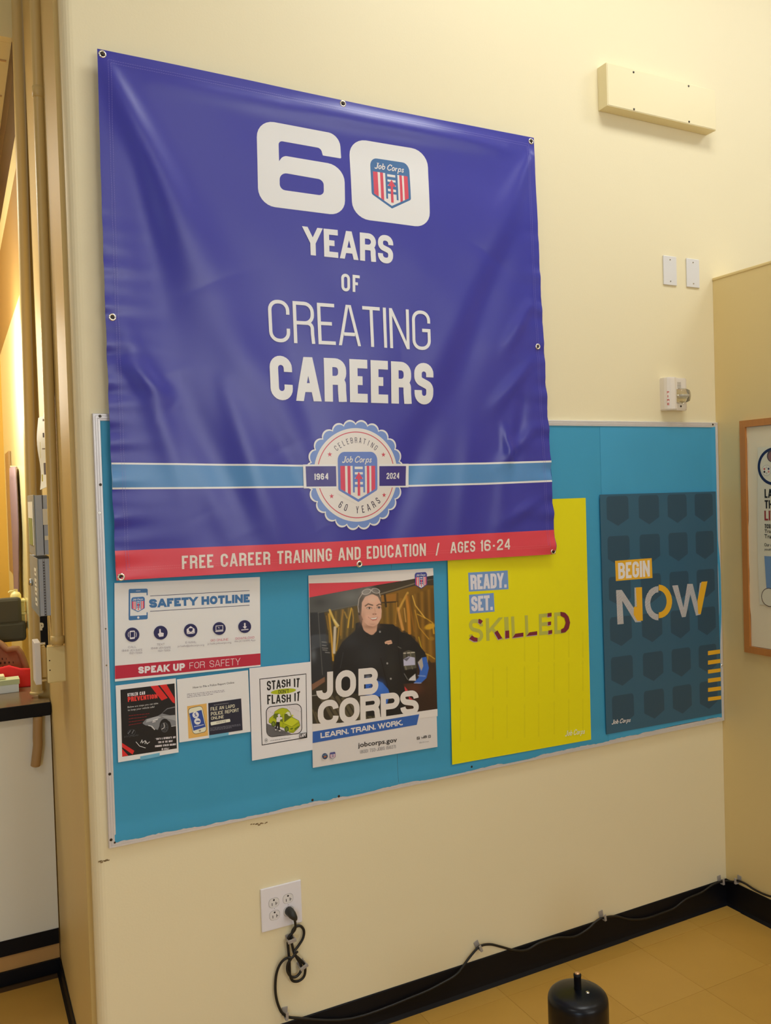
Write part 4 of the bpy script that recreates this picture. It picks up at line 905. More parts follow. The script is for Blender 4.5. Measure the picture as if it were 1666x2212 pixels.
sh.poly(L, [(1200, 652), (1245, 660, 10), (1280, 700, 20), (1296, 760, 20), (1282, 820, 20), (1248, 856, 12), (1206, 862), (1206, 827), (1235, 812, 12), (1253, 760, 20), (1240, 712, 15), (1202, 690)], MR)
sh.italic(L, 'Job Corps', [(1246, 1838), (1444, 1812), (1444, 1862), (1246, 1888)], K((226, 224, 190)))
sh.finish(root)

# ------------------------------------------------------------------ dark teal poster
c6 = Crop(1280, 1050, 3.881)
sh = Sheet(c6, -.0155)
TEAL = mat((42, 80, 102), .62, .38, noise=.03, nscale=4, name='teal_poster')
root, Q = make_root(sh, 'teal_poster', [(62, 72), (1035, 45), (1083, 1905), (118, 2082)], 'tall dark teal poster with faint shields and orange bars at the right', TEAL)
SD = K((36, 64, 82), .62, .38)
for r_, v in enumerate([.008, .175, .345, .514, .682, .845]):
    for u, w_ in ((.14, .178), (.40, .172), (.645, .168), (.885, .165)):
        hh = .125; top = 1 - v
        bot = top - hh
        pts = fillet([(u - w_ / 2, top, .018), (u + w_ / 2, top, .018), (u + w_ / 2, bot + .03, .006), (u, bot, .004), (u - w_ / 2, bot + .03, .006)], seg=3)
        pts = [(min(1, max(0, a)), max(0.002, b)) for a, b in pts]
        sh.tag_ = '#%d%d' % (r_, int(u * 10)); sh.put('shield_print', tris([hermite_bi(Q, a, b) for a, b in pts]), SD, bump=False)
sh.tag_ = ''; OR = K((228, 156, 32), .66); WT = K((205, 200, 198), .66)
sh.poly('orange_label', [(190, 627), (497, 604), (504, 770), (197, 796)], OR)
sh.text(L, 'BEGIN', [(214, 645), (480, 621), (482, 757), (218, 780)], WT, .19, .25, .06)
def hatch(pts_list, m, step=9.2, w=5.2):
    """diagonal hatching clipped to convex pieces, in crop pixels"""
    out = []
    for q in pts_list:
        cs = [x + y for x, y in q]; c = math.floor(min(cs) / step) * step
        while c < max(cs):
            a = clip_half(clip_half(q, 1, 1, c), -1, -1, -(c + w)) if True else None
            if len(a) > 2: out.append([sh.uv(*pp) for pp in a])
            c += step
    sh.put(L, out, m)
hatch([[(198, 872), (245, 870), (262, 1155), (210, 1160)], [(236, 872), (248, 872), (365, 1050), (410, 1140), (360, 1142), (248, 958)], [(352, 852), (372, 850), (374, 1002), (356, 1040)]], WT)
sh.poly(L, [(364, 850), (415, 847), (422, 1128), (376, 1130), (346, 1078), (347, 1012), (372, 1012)], OR)
O1 = [(553 + 113 * math.cos(a), 982 - 144 * math.sin(a)) for a in np.linspace(math.pi / 2, 3 * math.pi / 2, 14)]; O2 = [(553 + 68 * math.cos(a), 982 - 92 * math.sin(a)) for a in np.linspace(math.pi / 2, 3 * math.pi / 2, 14)]
hatch([[O1[i], O1[i + 1], O2[i + 1], O2[i]] for i in range(13)], WT)
a_ = np.linspace(-math.pi / 2, math.pi / 2, 14)
o1 = [(556 + 112 * math.cos(a), 967 - 141 * math.sin(a)) for a in a_]; o2 = [(556 + 66 * math.cos(a), 967 - 92 * math.sin(a)) for a in a_]
sh.put(L, [[sh.uv(*p_) for p_ in (o1[i], o1[i + 1], o2[i + 1], o2[i])] for i in range(13)], OR)
hatch([[(668, 834), (716, 830), (782, 1095), (750, 1100)], [(750, 1100), (795, 820), (838, 820), (782, 1096)], [(797, 820), (840, 820), (905, 1078), (868, 1086)], [(868, 1085), (900, 812), (925, 806), (892, 1080)]], WT)
sh.poly(L, [(915, 802), (964, 798), (908, 1074), (886, 1070), (880, 960)], OR)
for y0, y1 in [(1383, 1419), (1463, 1498), (1541, 1573), (1614, 1649), (1692, 1726), (1771, 1803)]: sh.tag_ = '#%d' % y0; sh.poly('orange_bar', [(968, y0, 3), (1070 + (y0 - 1383) * .022, y0 - 14), (1070 + (y0 - 1383) * .022, y1 - 16), (968, y1, 3)], OR)
sh.tag_ = ''
sh.italic(L, 'Job Corps', [(160, 1962), (320, 1940), (320, 1974), (160, 1996)], WT)
sh.finish(root)
# clear tape patches holding sheets
TAPE = mat((95, 155, 182), .62, .25, name='tape')
for k, (x0, y0, x1, y1, lab) in enumerate([(303, 1642, 345, 1634, 'strip of clear tape under the stolen car flyer'), (452, 1596, 494, 1588, 'strip of clear tape under the police report flyer')]):
    mb = MB(); q = [wxz(x0, y0 - 8, -.0135), wxz(x1, y1 - 8, -.0135), wxz(x1, y1, -.0135), wxz(x0, y0, -.0135)]
    mb.add([(a, -.0137 + d, b) for d in (0, .0003) for a, b in q], [[0, 1, 2, 3], [4, 5, 6, 7], [0, 1, 5, 4], [2, 3, 7, 6]], TAPE); o = mb.build('clear_tape'); tag(o, lab, 'tape')

# ------------------------------------------------------------------ banner
BY = -0.032
bq = [wxz(210, 105, BY), wxz(1153, 298, BY), wxz(1199.5, 1197, BY), wxz(252, 1254, BY)]
bx0 = min(q[0] for q in bq); bz1 = max(q[1] for q in bq)
RIDGES = [  # (x0,z0,x1,z1 as fractions s,t from the top left), amplitude mm, width start, width end (fractions)
 (.015, .03, .20, .42, 9, .018, .06), (.20, .42, .34, .75, 6, .05, .05), (.06, .18, .12, .60, -7, .03, .06), (.12, .60, .26, .92, -5, .04, .035),
 (.985, .05, .86, .30, 9, .014, .06), (.86, .30, .66, .70, 5, .05, .05), (.93, .25, .72, .66, -7, .03, .05), (.70, .66, .56, .98, -6, .04, .04),
 (.03, .52, .17, .88, 5, .02, .035), (.10, .66, .20, .98, -3.5, .02, .03), (.22, .62, .33, .98, 4.5, .02, .04), (.02, .58, .12, .66, 4, .018, .022), (.28, .62, .42, .92, -4, .03, .03),
 (.34, .46, .44, .84, -3.0, .03, .03), (.98, .40, .90, .52, 5, .014, .02), (.97, .55, .86, .66, 5, .012, .022), (.95, .63, .90, .86, -5, .016, .02), (.985, .70, .86, .80, 4.5, .014, .02), (.89, .70, .91, .80, 5, .010, .014), (.93, .66, .86, .99, 4, .018, .03), (.80, .70, .76, .99, 4, .03, .03), (.985, .88, .88, .93, 4, .012, .02),
 (.30, .10, .95, .12, -3, .05, .05), (.1, .045, .9, .045, 3.5, .02, .02), (.40, .03, .95, .04, 2.5, .018, .02), (.42, .56, .62, .55, 3, .09, .09), (.45, .30, .70, .32, 2.0, .1, .1),
]
_w = bq[1][0] - bq[0][0]; _h = bq[0][1] - bq[3][1]
def relief_raw(x, z):
    s = (x - bq[0][0]) / _w; t = (bq[0][1] - z) / _h
    hh = 0.0
    for (s0, t0, s1, t1, amp, w0, w1) in RIDGES:
        ex, ey = s1 - s0, t1 - t0; k = ((s - s0) * ex + (t - t0) * ey) / (ex * ex + ey * ey); kc = min(1, max(0, k))
        dx = s - s0 - kc * ex; dy = t - t0 - kc * ey; w = w0 + (w1 - w0) * kc
        d2 = (dx * dx + dy * dy) / (w * w)
        if d2 < 16: hh += amp * math.exp(-d2) * (.28 + .72 * math.sin(math.pi * kc) ** .8)
    # puckers along the side hems
    eL = math.exp(-s / .035) ; eR = math.exp(-(1.01 - s) / .035)
    if t > .25: hh += 1.3 * eL * (math.sin(95 * t + 20 * s) + .6 * math.sin(171 * t + 1.3)) * min(1, (t - .25) * 6)
    hh += 1.1 * eR * (math.sin(88 * t - 22 * s) + .6 * math.sin(153 * t + .7)) * min(1, max(0, t - .15) * 5)
    hh += 3.2 * math.sin(6.5 * s - 3.2) * math.sin(5.2 * t - .4) + 1.2 * math.sin(9 * s + 5 * t) + .35 * math.sin(23 * t + 3 * s) + .15 * math.sin(41 * t - 37 * s)
    # pinned at corners
    return max(-13.0, hh * 1.6) * 0.001
CELL = .006
gx0 = math.floor((bq[0][0] - .03) / CELL); gz0 = math.floor((bq[2][1] - .05) / CELL); gnx = int((_w + .12) / CELL) + 2; gnz = int((_h + .10) / CELL) + 6
HG_ = [[relief_raw((gx0 + i) * CELL, (gz0 + j) * CELL) for i in range(gnx)] for j in range(gnz)]
def relief(x, z):
    a = x / CELL - gx0; b = z / CELL - gz0; i = min(gnx - 2, max(0, int(a))); j = min(gnz - 2, max(0, int(b))); a -= i; b -= j
    h = HG_
    return (h[j][i] * (1 - a) + h[j][i + 1] * a) * (1 - b) + (h[j + 1][i] * (1 - a) + h[j + 1][i + 1] * a) * b
CLOTH = lambda rgb, e=.80: mat(rgb, e, .31, spec=.7, bump=.03, bscale=700)
BLU = CLOTH((50, 51, 156), .82); RED = CLOTH((214, 62, 80)); BW = CLOTH((232, 227, 224)); LBL = CLOTH((78, 134, 190)); SBL = CLOTH((112, 142, 205)); STI = CLOTH((128, 120, 190))
ctr = hermite_bi(bq, .5, 0)
banner = empty('vinyl_banner', (ctr[0], BY, ctr[1]), 'large square purple blue vinyl banner with white lettering hanging over the board', 'banner')
NB = 250
rnd = []
def bpos(s, t):  # t up
    a, b = hermite_bi(bq, s, t)
    a += -.004 * math.sin(math.pi * t) * (1 - s) + .0015 * math.sin(70 * t) * (math.exp(-s * 30) + math.exp(-(1 - s) * 30)) * (1 - t)
    b += -.004 * math.sin(math.pi * s) * t
    return a, b
sb = Sheet(FULL, BY, relief=relief, cell=CELL)
NS = 48
_rows = [[bpos(i / NS, j / NS) for i in range(NS + 1)] for j in range(NS + 1)]
outl = _rows[0] + [_rows[j][NS] for j in range(1, NS + 1)] + _rows[NS][NS - 1::-1] + [_rows[j][0] for j in range(NS - 1, 0, -1)]
cells = []
for j in range(NS):
    for i in range(NS): cells.append([_rows[j][i], _rows[j][i + 1], _rows[j + 1][i + 1], _rows[j + 1][i]])
cl = MB()
for q in cells:
    for q1 in slices(q, 0, CELL):
        for q2 in slices(q1, 1, CELL):
            if len(q2) > 2 and abs(area2(q2)) > 1e-10: cl.add([sb.pt(a_, b_, 0) for a_, b_ in q2], [list(range(len(q2)))], BLU, True)
mb_build_flat(cl, 'cloth', banner)
hem = MB(); vs = [sb.pt(a_, b_, 0) for a_, b_ in outl] + [(v[0], v[1] + .0012, v[2]) for v in [sb.pt(a_, b_, 0) for a_, b_ in outl]]; n_ = len(outl)
hem.add(vs, [[i, (i + 1) % n_, n_ + (i + 1) % n_, n_ + i] for i in range(n_)], BLU, True); hem.build('hem_edge', banner)

A5 = Crop(500, 230, 3.471)
# red foot and light blue band
LFT = lambda t: bpos(0, t); 
def bline(p, q, n=60):  # points of a straight pixel line in plane coordinates
    return [wxz(p[0] + (q[0] - p[0]) * k / n, p[1] + (q[1] - p[1]) * k / n, BY) for k in range(n + 1)]
def bandpoly(name, top, bot, m):
    """top, bot: pixel polylines of the band's edges; ends are cut at the banner's side edges"""
    def pl(L):
        out = []
        for i in range(len(L) - 1): out += bline(L[i], L[i + 1], 12)[:(None if i == len(L) - 2 else -1)]
        return out
    T_, B_ = pl(top), pl(bot)
    def trim(L):
        L = list(L)
        for end in (0, -1):
            z = L[end][1]; t = (z - bq[3][1]) / (bq[0][1] - bq[3][1]); e = bpos(0 if end == 0 else 1, t); L[end] = (e[0] + (.0004 if end == 0 else -.0004), L[end][1])
        return L
    T_, B_ = trim(T_), trim(B_)
    sb.put(name, [[B_[i], B_[i + 1], T_[i + 1], T_[i]] for i in range(len(T_) - 1)], m)
foot = [bpos(s / 24, .0) for s in range(25)]
topr = [wxz(251, 1189.7, BY), wxz(700, 1171, BY), wxz(1197, 1144.4, BY)]
T2 = []
for k in range(25):
    s = k / 24; x = foot[k][0]
    q = topr; z = q[0][1] + (q[1][1] - q[0][1]) * (x - q[0][0]) / (q[1][0] - q[0][0]) if x < q[1][0] else q[1][1] + (q[2][1] - q[1][1]) * (x - q[1][0]) / (q[2][0] - q[1][0])
    T2.append((bpos(s, (z - foot[k][1]) / _h)[0], z))
sb.put('red_strip', [[foot[i], foot[i + 1], T2[i + 1], T2[i]] for i in range(24)], RED)
bandpoly('blue_band', [(248, 999), (420, 1001), (656, 1004), (881, 1002), (1050, 999), (1187, 995)], [(250, 1057), (430, 1056), (656, 1053.5), (881, 1051.5), (1050, 1047), (1190, 1041)], BW)
bandpoly('blue_band', [(248, 1003), (420, 1005), (656, 1008), (881, 1006), (1050, 1003), (1187, 999)], [(250, 1053), (430, 1052), (656, 1049.5), (881, 1047.5), (1050, 1043), (1190, 1037)], LBL)
# the number sixty
def curve_in(c, pts): return [c(p[0], p[1]) + ((p[2] / c.k,) if len(p) > 2 else ()) for p in pts]
six = curve_in(A5, [(189, 92, 110), (818, 206, 140), (829, 386, 8), (690, 363, 8), (676, 308, 38), (357, 252, 25), (361, 407), (392, 364, 45), (850, 442, 150), (852, 822, 100), (206, 735, 150)])
hole = curve_in(A5, [(364, 489, 48), (694, 548, 48), (696, 668, 34), (366, 620, 48)])
sb.poly('number', six, BW, holes=[hole])
sb.poly('number', curve_in(A5, [(888, 230, 105), (1476, 330, 150), (1481, 918, 100), (906, 840, 150)]), BW)
shield(sb, 'emblem', sb.quad([A5(1044, 378), A5(1336, 424), A5(1343, 792), A5(1052, 746)]), blue=(62, 108, 160), red=(212, 72, 92), e=.85)
for t_, q, w, rad, sp_ in [('YEARS', [(656, 488.5), (847, 511.5), (846.5, 572), (658.5, 549)], .2, .22, .08), ('OF', [(736.5, 590.5), (776, 596), (776, 632), (737.5, 629)], .17, .22, .16),
                     ('CREATING', [(579.5, 645), (926, 673.5), (928, 758), (583, 737.5)], .085, .2, .085), ('CAREERS', [(581, 767), (933, 786), (935.5, 874.5), (584, 864)], .205, .22, .085)]:
    sb.text('lettering', t_, q, BW, w, rad, sp_)
FR = [(392, 1200.5), (921.7, 1173.6), (922, 1200.6), (392.5, 1229.3)]
sb.text('lettering', 'FREE CAREER TRAINING AND EDUCATION', FR, CLOTH((236, 214, 205)), .17, .22, .125, .3)
sb.text('lettering', 'AGES', [(974.4, 1171.2), (1028.1, 1168), (1028.1, 1192), (974.6, 1195.4)], CLOTH((236, 214, 205)), .17, .22, .125)
sb.text('lettering', '16-24', [(1038, 1167), (1102.5, 1163.4), (1102.7, 1186.8), (1038, 1191.6)], CLOTH((236, 214, 205)), .17, .22, .13)
sb.poly('lettering', [(948.2, 1173), (951.4, 1172.8), (946, 1200.2), (942.8, 1200.4)], CLOTH((236, 214, 205)))
# round badge
bc = np.array(wxz(771, 1026, BY)); RP = (wxz(771, 907, BY)[1] - wxz(771, 1145, BY)[1]) / 2 / 119.0
def circ(r, n=96, sc=0, k=24):
    return [(bc[0] + (r + sc * abs(math.sin(k / 2 * (a := 2 * math.pi * i / n)))) * RP * math.sin(a), bc[1] + (r + sc * abs(math.sin(k / 2 * a))) * RP * math.cos(a)) for i in range(n)]
def scal(r, sc, n=240): return [(bc[0] + (r + sc * abs(math.sin(12 * a)) ** .7) * RP * math.sin(a), bc[1] + (r + sc * abs(math.sin(12 * a)) ** .7) * RP * math.cos(a)) for a in [2 * math.pi * i / n for i in range(n)]]
def fan(P): return [[tuple(bc), P[i], P[(i + 1) % len(P)]] for i in range(len(P))]
bz_top, bz_bot = wxz(771, 1005, BY)[1], wxz(771, 1052.5, BY)[1]
sb.put('badge', fan(scal(111.5, 8)), BW); sb.put('badge', fan(scal(107.5, 8)), SBL); sb.put('badge', fan(circ(101)), CLOTH((226, 218, 214)))
sb.put('badge', ribbon(circ(92.5), 2.0 * RP, True), CLOTH((196, 72, 92)))
DK = CLOTH((50, 44, 70))
def arc_text(txt, a0, a1, r0, h, inside, t=.13, wf=.45):
    n = len(txt); s_ = 1
    for k, ch in enumerate(txt):
        if ch == ' ': continue
        a = math.radians(a0 + (a1 - a0) * k / (n - 1)); w = GL[ch][0] * wf if GL[ch][0] else t
        L_, tot = layout(ch, t, w, .22, .1, .3)
        sb.layer += 0
        for g in [st for g_ in L_ for st in g_]:
            out = []
            for p_ in g:
                o_ = []
                for x, y in p_:
                    if not inside: rr_ = r0 + y * h; aa = a + (x - tot / 2) * h / (r0 + h / 2); o_.append((bc[0] + rr_ * RP * math.sin(aa), bc[1] + rr_ * RP * math.cos(aa)))
                    else: rr_ = r0 - y * h; aa = a + (x - tot / 2) * h / r0; o_.append((bc[0] + rr_ * RP * math.sin(aa), bc[1] - rr_ * RP * math.cos(aa)))
                out.append(o_)
            sb.put('badge', out, DK, bump=False)
sb.layer += 1
arc_text('CELEBRATING', -39.5, 39, 69, 12, False, .1); arc_text('60 YEARS', -33.5, 41, 83, 15.5, True, .12)
for (x, y) in ((711.8, 981.7), (828, 982.3), (715.4, 1072), (830.7, 1069.4)):
    c_ = wxz(x, y, BY); P = [(c_[0] + (5.8 if i % 2 == 0 else 2.3) * RP * math.sin(math.pi * i / 5), c_[1] + (5.8 if i % 2 == 0 else 2.3) * RP * math.cos(math.pi * i / 5)) for i in range(10)]
    sb.put('badge', tris(P), CLOTH((196, 72, 92)))
sb.poly('badge', [(654, 1003.5), (886, 1001.5), (886, 1052.5), (656, 1055)], BW)
sb.poly('badge', [(659.6, 1007.3), (725.3, 1007), (725.8, 1050.7), (661.8, 1051.2)], CLOTH((58, 50, 132))); sb.poly('badge', [(819, 1007), (879.9, 1006.4), (879.9, 1049.2), (819.5, 1049.8)], CLOTH((58, 50, 132)))
sb.poly('badge', [(724, 978, 15), (818, 978, 15), (819.5, 1066), (773, 1090), (726.5, 1066)], CLOTH((226, 218, 214)))
sb.text('lettering', '1964', [(677.6, 1023.2), (709, 1022), (709.2, 1035.8), (677.8, 1036.8)], BW, .2, .22, .12); sb.text('lettering', '2024', [(835.2, 1021.4), (865.3, 1020.8), (865.5, 1033.8), (835.4, 1034.8)], BW, .18, .22, .12)
shield(sb, 'badge_emblem', sb.quad([(728, 976.3), (814.3, 976), (815.5, 1084.2), (730.5, 1084.6)]), blue=(105, 132, 200), red=(214, 78, 104), e=.82)
# stitched hems
def stitch(s0, t0, s1, t1, dash=.0045, gap=.002):
    P0 = bpos(s0, t0); P1 = bpos(s1, t1); Lh = math.dist(P0, P1); n = int(Lh / (dash + gap)); out = []
    for k in range(n):
        f0 = k / n; f1 = (k + .7) / n
        a = bpos(s0 + (s1 - s0) * f0, t0 + (t1 - t0) * f0); b = bpos(s0 + (s1 - s0) * f1, t0 + (t1 - t0) * f1); out += ribbon([a, b], .0007)
    return out
for d in (.018, .023):
    for q in ((d, d, d, 1 - d), (1 - d, d, 1 - d, 1 - d), (d, 1 - d, 1 - d, 1 - d), (d, d, 1 - d, d)):
        mm = STI if not (q[1] == q[3] == d) else CLOTH((228, 120, 128))
        sb.put('stitching', stitch(*q), mm)
sb.finish(banner)
GRM = mat((215, 212, 200), .75, .2, metal=1.0, name='grommet_metal')
for (u, v) in [(221, 117.5), (741, 224), (1147, 305.5), (243, 685), (1163, 748.5), (262, 1246.5), (777, 1218.5), (1194, 1191)]:
    x, z = wxz(u, v, BY); y = BY - relief(x, z) - .0004
    mb = MB(); vs = []; fs = []; n = 24; prof = [(.0052, .0006), (.006, -.0014), (.008, -.0022), (.0102, -.0012), (.0108, .0002)]
    for r_, dy in prof:
        for i in range(n): a = 2 * math.pi * i / n; vs.append((x + r_ * math.cos(a), y + dy, z + r_ * math.sin(a)))
    for k in range(len(prof) - 1):
        for i in range(n): fs.append([k * n + i, k * n + (i + 1) % n, (k + 1) * n + (i + 1) % n, (k + 1) * n + i])
    mb.add(vs, fs, GRM, True); mb.add([(x + .0053 * math.cos(2 * math.pi * i / n), y - .0002, z + .0053 * math.sin(2 * math.pi * i / n)) for i in range(n)], [list(range(n))], mat((40, 36, 40), .7, .6))
    gro = mb.build('grommet', banner)
    if (u, v) in ((221, 117.5), (1147, 305.5), (1194, 1191), (741, 224)):
        mb = MB(); mb.cyl((x + .001, y - .0002, z), (x + .001, y - .004, z), .0034, SCREW, .0042, 14); mb.build('fixing_screw', gro)

# ------------------------------------------------------------------ things on the main wall
def wall_pt(u, v, y=0.0): p = at(u, v, 1, y); return p
# cream metal box high on the wall
pA = at(1310, 134, 1, -.05); pB = at(1547, 281, 1, -.05)
rx0, rx1, rz0, rz1 = 1.852, 2.413, 3.140, 3.298
t = empty('metal_box_cover', ((rx0 + rx1) / 2, 0, rz0), 'cream painted metal box cover high on the wall at upper right', 'cover')
CB = mat((240, 222, 178), .9, .4, name='cream_box_paint')
mb = MB(); mb.box((rx0, -.05, rz0), (rx1, -.0003, rz1), CB, .0012); mb.build('housing', t)
mb = MB(); mb.box((rx0 + .004, -.0512, rz0 + .003), (rx1 - .003, -.0501, rz1 - .003), CB, .0004); mb.build('front_panel', t)
for u, v in ((1369, 156), (1488, 186), (1370, 236), (1489, 263)):
    p_ = at(u, v, 1, -.0512); o = screw((p_[0], -.0512, p_[2]), .0045, SCREW, t, 'screw')
# blank plates
for k, (u0, v0, u1, v1, lab) in enumerate([(1433.2, 552.7, 1463, 616, 'blank white wall plate nearer the banner, left of the pair'), (1484, 559, 1511.4, 620.8, 'blank white wall plate nearer the corner, right of the pair')]):
    a = at(u0, v0, 1, -.005); b = at(u1, v1, 1, -.005); cx = (a[0] + b[0]) / 2; cz = (a[2] + b[2]) / 2
    t = empty('blank_plate', (cx, 0, cz), lab, 'wall plate', 'blank plates by the corner')
    mb = MB(); mb.box((cx - .035, -.0055, cz - .057), (cx + .035, -.0003, cz + .057), WHITEP, .002); mb.build('plate', t)
    for s in (-1, 1): screw((cx, -.0055, cz + s * .042), .0032, STEEL, t)
# fire strobe
fx0, fx1, fz0, fz1 = 2.128, 2.247, 2.026, 2.153
t = empty('fire_alarm_strobe', ((fx0 + fx1) / 2, 0, fz0), 'white fire alarm horn strobe with clear lens above the board', 'fire alarm')
WA = mat((226, 218, 206), .84, .35, name='alarm_plastic')
mb = MB(); prof = [(fx0, 0), (fx0, -.022), (fx0 + .004, -.034), (fx0 + .014, -.044), (fx0 + .03, -.048), (fx0 + .042, -.045), (fx0 + .05, -.036), (fx0 + .056, -.030), (fx1 - .012, -.030), (fx1 - .003, -.026), (fx1, -.018), (fx1, 0)]
mb.prism(prof, 2, fz0 + .004, fz1 - .004, WA); 
prof2 = [(a + (.003 if a < (fx0 + fx1) / 2 else -.003), b * .93) for a, b in prof]
mb.prism([(a, min(-.0003, b)) for a, b in prof2], 2, fz0, fz0 + .004, WA); mb.prism([(a, min(-.0003, b)) for a, b in prof2], 2, fz1 - .004, fz1, WA)
mb.build('housing', t)
mb = MB()
for k in range(6): mb.box((fx0 + .062 + (.004 if k == 5 else 0), -.0306, fz1 - .019 - k * .0045), (fx0 + .082 - (.002 if k == 5 else 0), -.0300, fz1 - .0178 - k * .0045), mat((110, 100, 88), .8, .7))
mb.build('sound_slots', t)
LENS = mat((235, 230, 215), .9, .04, trans=.85, name='clear_lens'); REFL = mat((220, 218, 205), .8, .12, metal=1, name='lens_reflector')
cx, cz = fx0 + .078, 2.082
mb = MB(); mb.box((cx - .027, -.034, cz - .025), (cx + .027, -.0301, cz + .027), REFL, .002); mb.ball((cx, -.036, cz), .018, REFL, (1.1, .45, .5)); mb.cyl((cx - .018, -.046, cz), (cx + .018, -.046, cz), .004, WHITEP); mb.build('reflector', t)
mb = MB(); bmh = bmesh.new(); bmesh.ops.create_cube(bmh, size=1); bmesh.ops.subdivide_edges(bmh, edges=bmh.edges[:], cuts=6, use_grid_fill=True)
for v in bmh.verts:
    q = v.co.copy(); l = max(abs(q.x), abs(q.y), abs(q.z)); sph = q.normalized() * .56; q = q.lerp(sph, .72)
    v.co = Vector((cx + q.x * .060, -.034 - (q.y * -.060 if q.y < 0 else 0) * 1.0 if q.y < 0 else -.0325, cz + q.z * .056))
for v in bmh.verts:
    pass
mb.bm(bmh, LENS, True); mb.build('lens', t)
screw((fx0 + .079, -.0302, fz0 + .016), .0042, SCREW, t)
sf = Sheet(Crop(1400, 800, 13.883), -.0475)
RF = K((176, 52, 60), .8)
for ch, y0 in (('F', 626), ('I', 745), ('R', 862), ('E', 975)):
    x0, x1 = (572, 640) if ch != 'I' else (584, 606)
    off = {'F': 0, 'I': 2, 'R': 4, 'E': 6}[ch]
    if ch == 'I': sf.poly('lettering', [(x0 + off, y0), (x1 + off, y0), (x1 + off, y0 + 66), (x0 + off, y0 + 66)], RF)
    else: sf.text('lettering', ch, [(x0 + off, y0), (x1 + off, y0), (x1 + off, y0 + 68), (x0 + off, y0 + 68)], RF, .24, .3, .0)
sf.finish(t)
# ------------------------------------------------------------------ outlet
a = at(560.5, 1923.7, 1, -.006); b = at(652.9, 1992.4, 1, -.006)
ox, oz = .5035, at(606, 1958, 1, -.006)[2]
t = empty('wall_outlet', (ox, 0, oz), 'white double duplex wall outlet above the baseboard', 'outlet')
OW = mat((196, 194, 200), .62, .4, name='outlet_plate')
mb = MB(); mb.box((ox - .066, -.0065, oz - .0665), (ox + .066, -.0003, oz + .0665), OW, .0022); mb.build('plate', t)
OF_ = mat((190, 188, 188), .62, .45); DKS = mat((22, 20, 18), .6, .8); LN = mat((105, 100, 98), .6, .8)
so = Sheet(Crop(540, 1850, 6.109), -.0066)
socks = [so.uv(317, 612), so.uv(503, 556), so.uv(327, 775), so.uv(512, 722)]
for k, (sx, sz) in enumerate(socks):
    mb = MB(); P = fillet([(-.0165, .0145, .012), (.0165, .0145, .012), (.0165, -.0145, .012), (-.0165, -.0145, .012)], seg=5)
    mb.prism([(sx + p_[0] * 1.03, sz + p_[1] * 1.03) for p_ in P], 1, -.0067, -.0066, LN)
    mb.prism([(sx + p_[0] * .985, sz + p_[1] * .98) for p_ in P], 1, -.0074, -.0066, OF_)
    if k != 3:
        mb.box((sx - .0072, -.0076, sz - .008), (sx - .0052, -.0073, sz + .0005), DKS); mb.box((sx + .0052, -.0076, sz - .008), (sx + .0070, -.0073, sz + .002), DKS); mb.box((sx + .0068, -.0076, sz - .0038), (sx + .0112, -.0073, sz - .0022), DKS)
        mb.cyl((sx, -.0073, sz + .0088), (sx, -.0076, sz + .0088), .0029, DKS, None, 12)
    mb.build('socket', t)
for xx in ((socks[0][0] + socks[2][0]) / 2, (socks[1][0] + socks[3][0]) / 2): screw((xx, -.0066, oz), .003, OW, t)
# plug and cord
CORD = mat((16, 15, 14), .6, .45, name='black_cord'); PLUG = mat((30, 30, 24), .6, .5, name='black_plug')
cc = Crop(540, 1850, 6.109)
def cp(x, y, d=-.010): u, v = cc(x, y); p_ = at(u, v, 1, d); return tuple(p_)
t = empty('power_cord', cp(520, 730), 'black power cord looping from the outlet and clipped along the baseboard', 'power cord')
px_, pz_ = socks[3]
mb = MB(); mb.tube([(px_, -.0075, pz_ + .001), (px_ + .001, -.018, pz_ + .001), (px_ + .004, -.030, pz_ - .004), (px_ + .010, -.034, pz_ - .014), cp(585, 830, -.030)], .01, PLUG, 14, 5, rs=[.0135, .0135, .0125, .008, .0045]); mb.build('plug', t)
pathA = [cp(585, 820, -.030), cp(598, 870, -.026), cp(598, 950, -.020), cp(560, 1010, -.016), cp(515, 1060, -.014), cp(500, 1140, -.012), cp(508, 1250, -.012), cp(520, 1360, -.014), cp(525, 1480, -.013), cp(530, 1570, -.013), cp(565, 1640, -.012), cp(640, 1645, -.012), cp(710, 1590, -.012), cp(730, 1500, -.014), cp(715, 1420, -.017), cp(650, 1350, -.018), cp(590, 1290, -.017), cp(560, 1180, -.014), cp(545, 1090, -.013), cp(560, 990, -.010), cp(610, 925, -.009), cp(670, 920, -.009), cp(712, 980, -.009), cp(700, 1080, -.010), cp(640, 1180, -.012), cp(585, 1260, -.020), cp(620, 1340, -.022), cp(672, 1430, -.018), cp(672, 1510, -.014), cp(620, 1580, -.018), cp(550, 1590, -.018), cp(498, 1520, -.018), cp(500, 1420, -.020), cp(545, 1340, -.022), cp(470, 1350, -.018), cp(400, 1420, -.013), cp(352, 1540, -.009), cp(335, 1700, -.009), cp(345, 1850, -.009), cp(385, 1990, -.010), cp(450, 2085, -.011)]
c7 = Crop(980, 1860, 2.4286)
def cq(x, y, d=-.011): u, v = c7(x, y); return tuple(at(u, v, 1, d))
pathB = [tuple(at(640, 2199, 1, -.011)), tuple(at(760, 2200, 1, -.011)), tuple(at(900, 2150, 1, -.011)), cq(-60, 640), cq(20, 590), cq(80, 510), cq(135, 450, -.013), cq(190, 437), cq(250, 450), cq(320, 468), cq(385, 465), cq(450, 430), cq(540, 402), cq(630, 397), cq(700, 360), cq(750, 315), cq(785, 298, -.013), cq(850, 290), cq(930, 306), cq(1010, 300), cq(1100, 270), cq(1160, 245), cq(1220, 200), cq(1300, 165), cq(1360, 125), cq(1405, 108, -.012), tuple(at(1565, 1903, 1, -.010))]
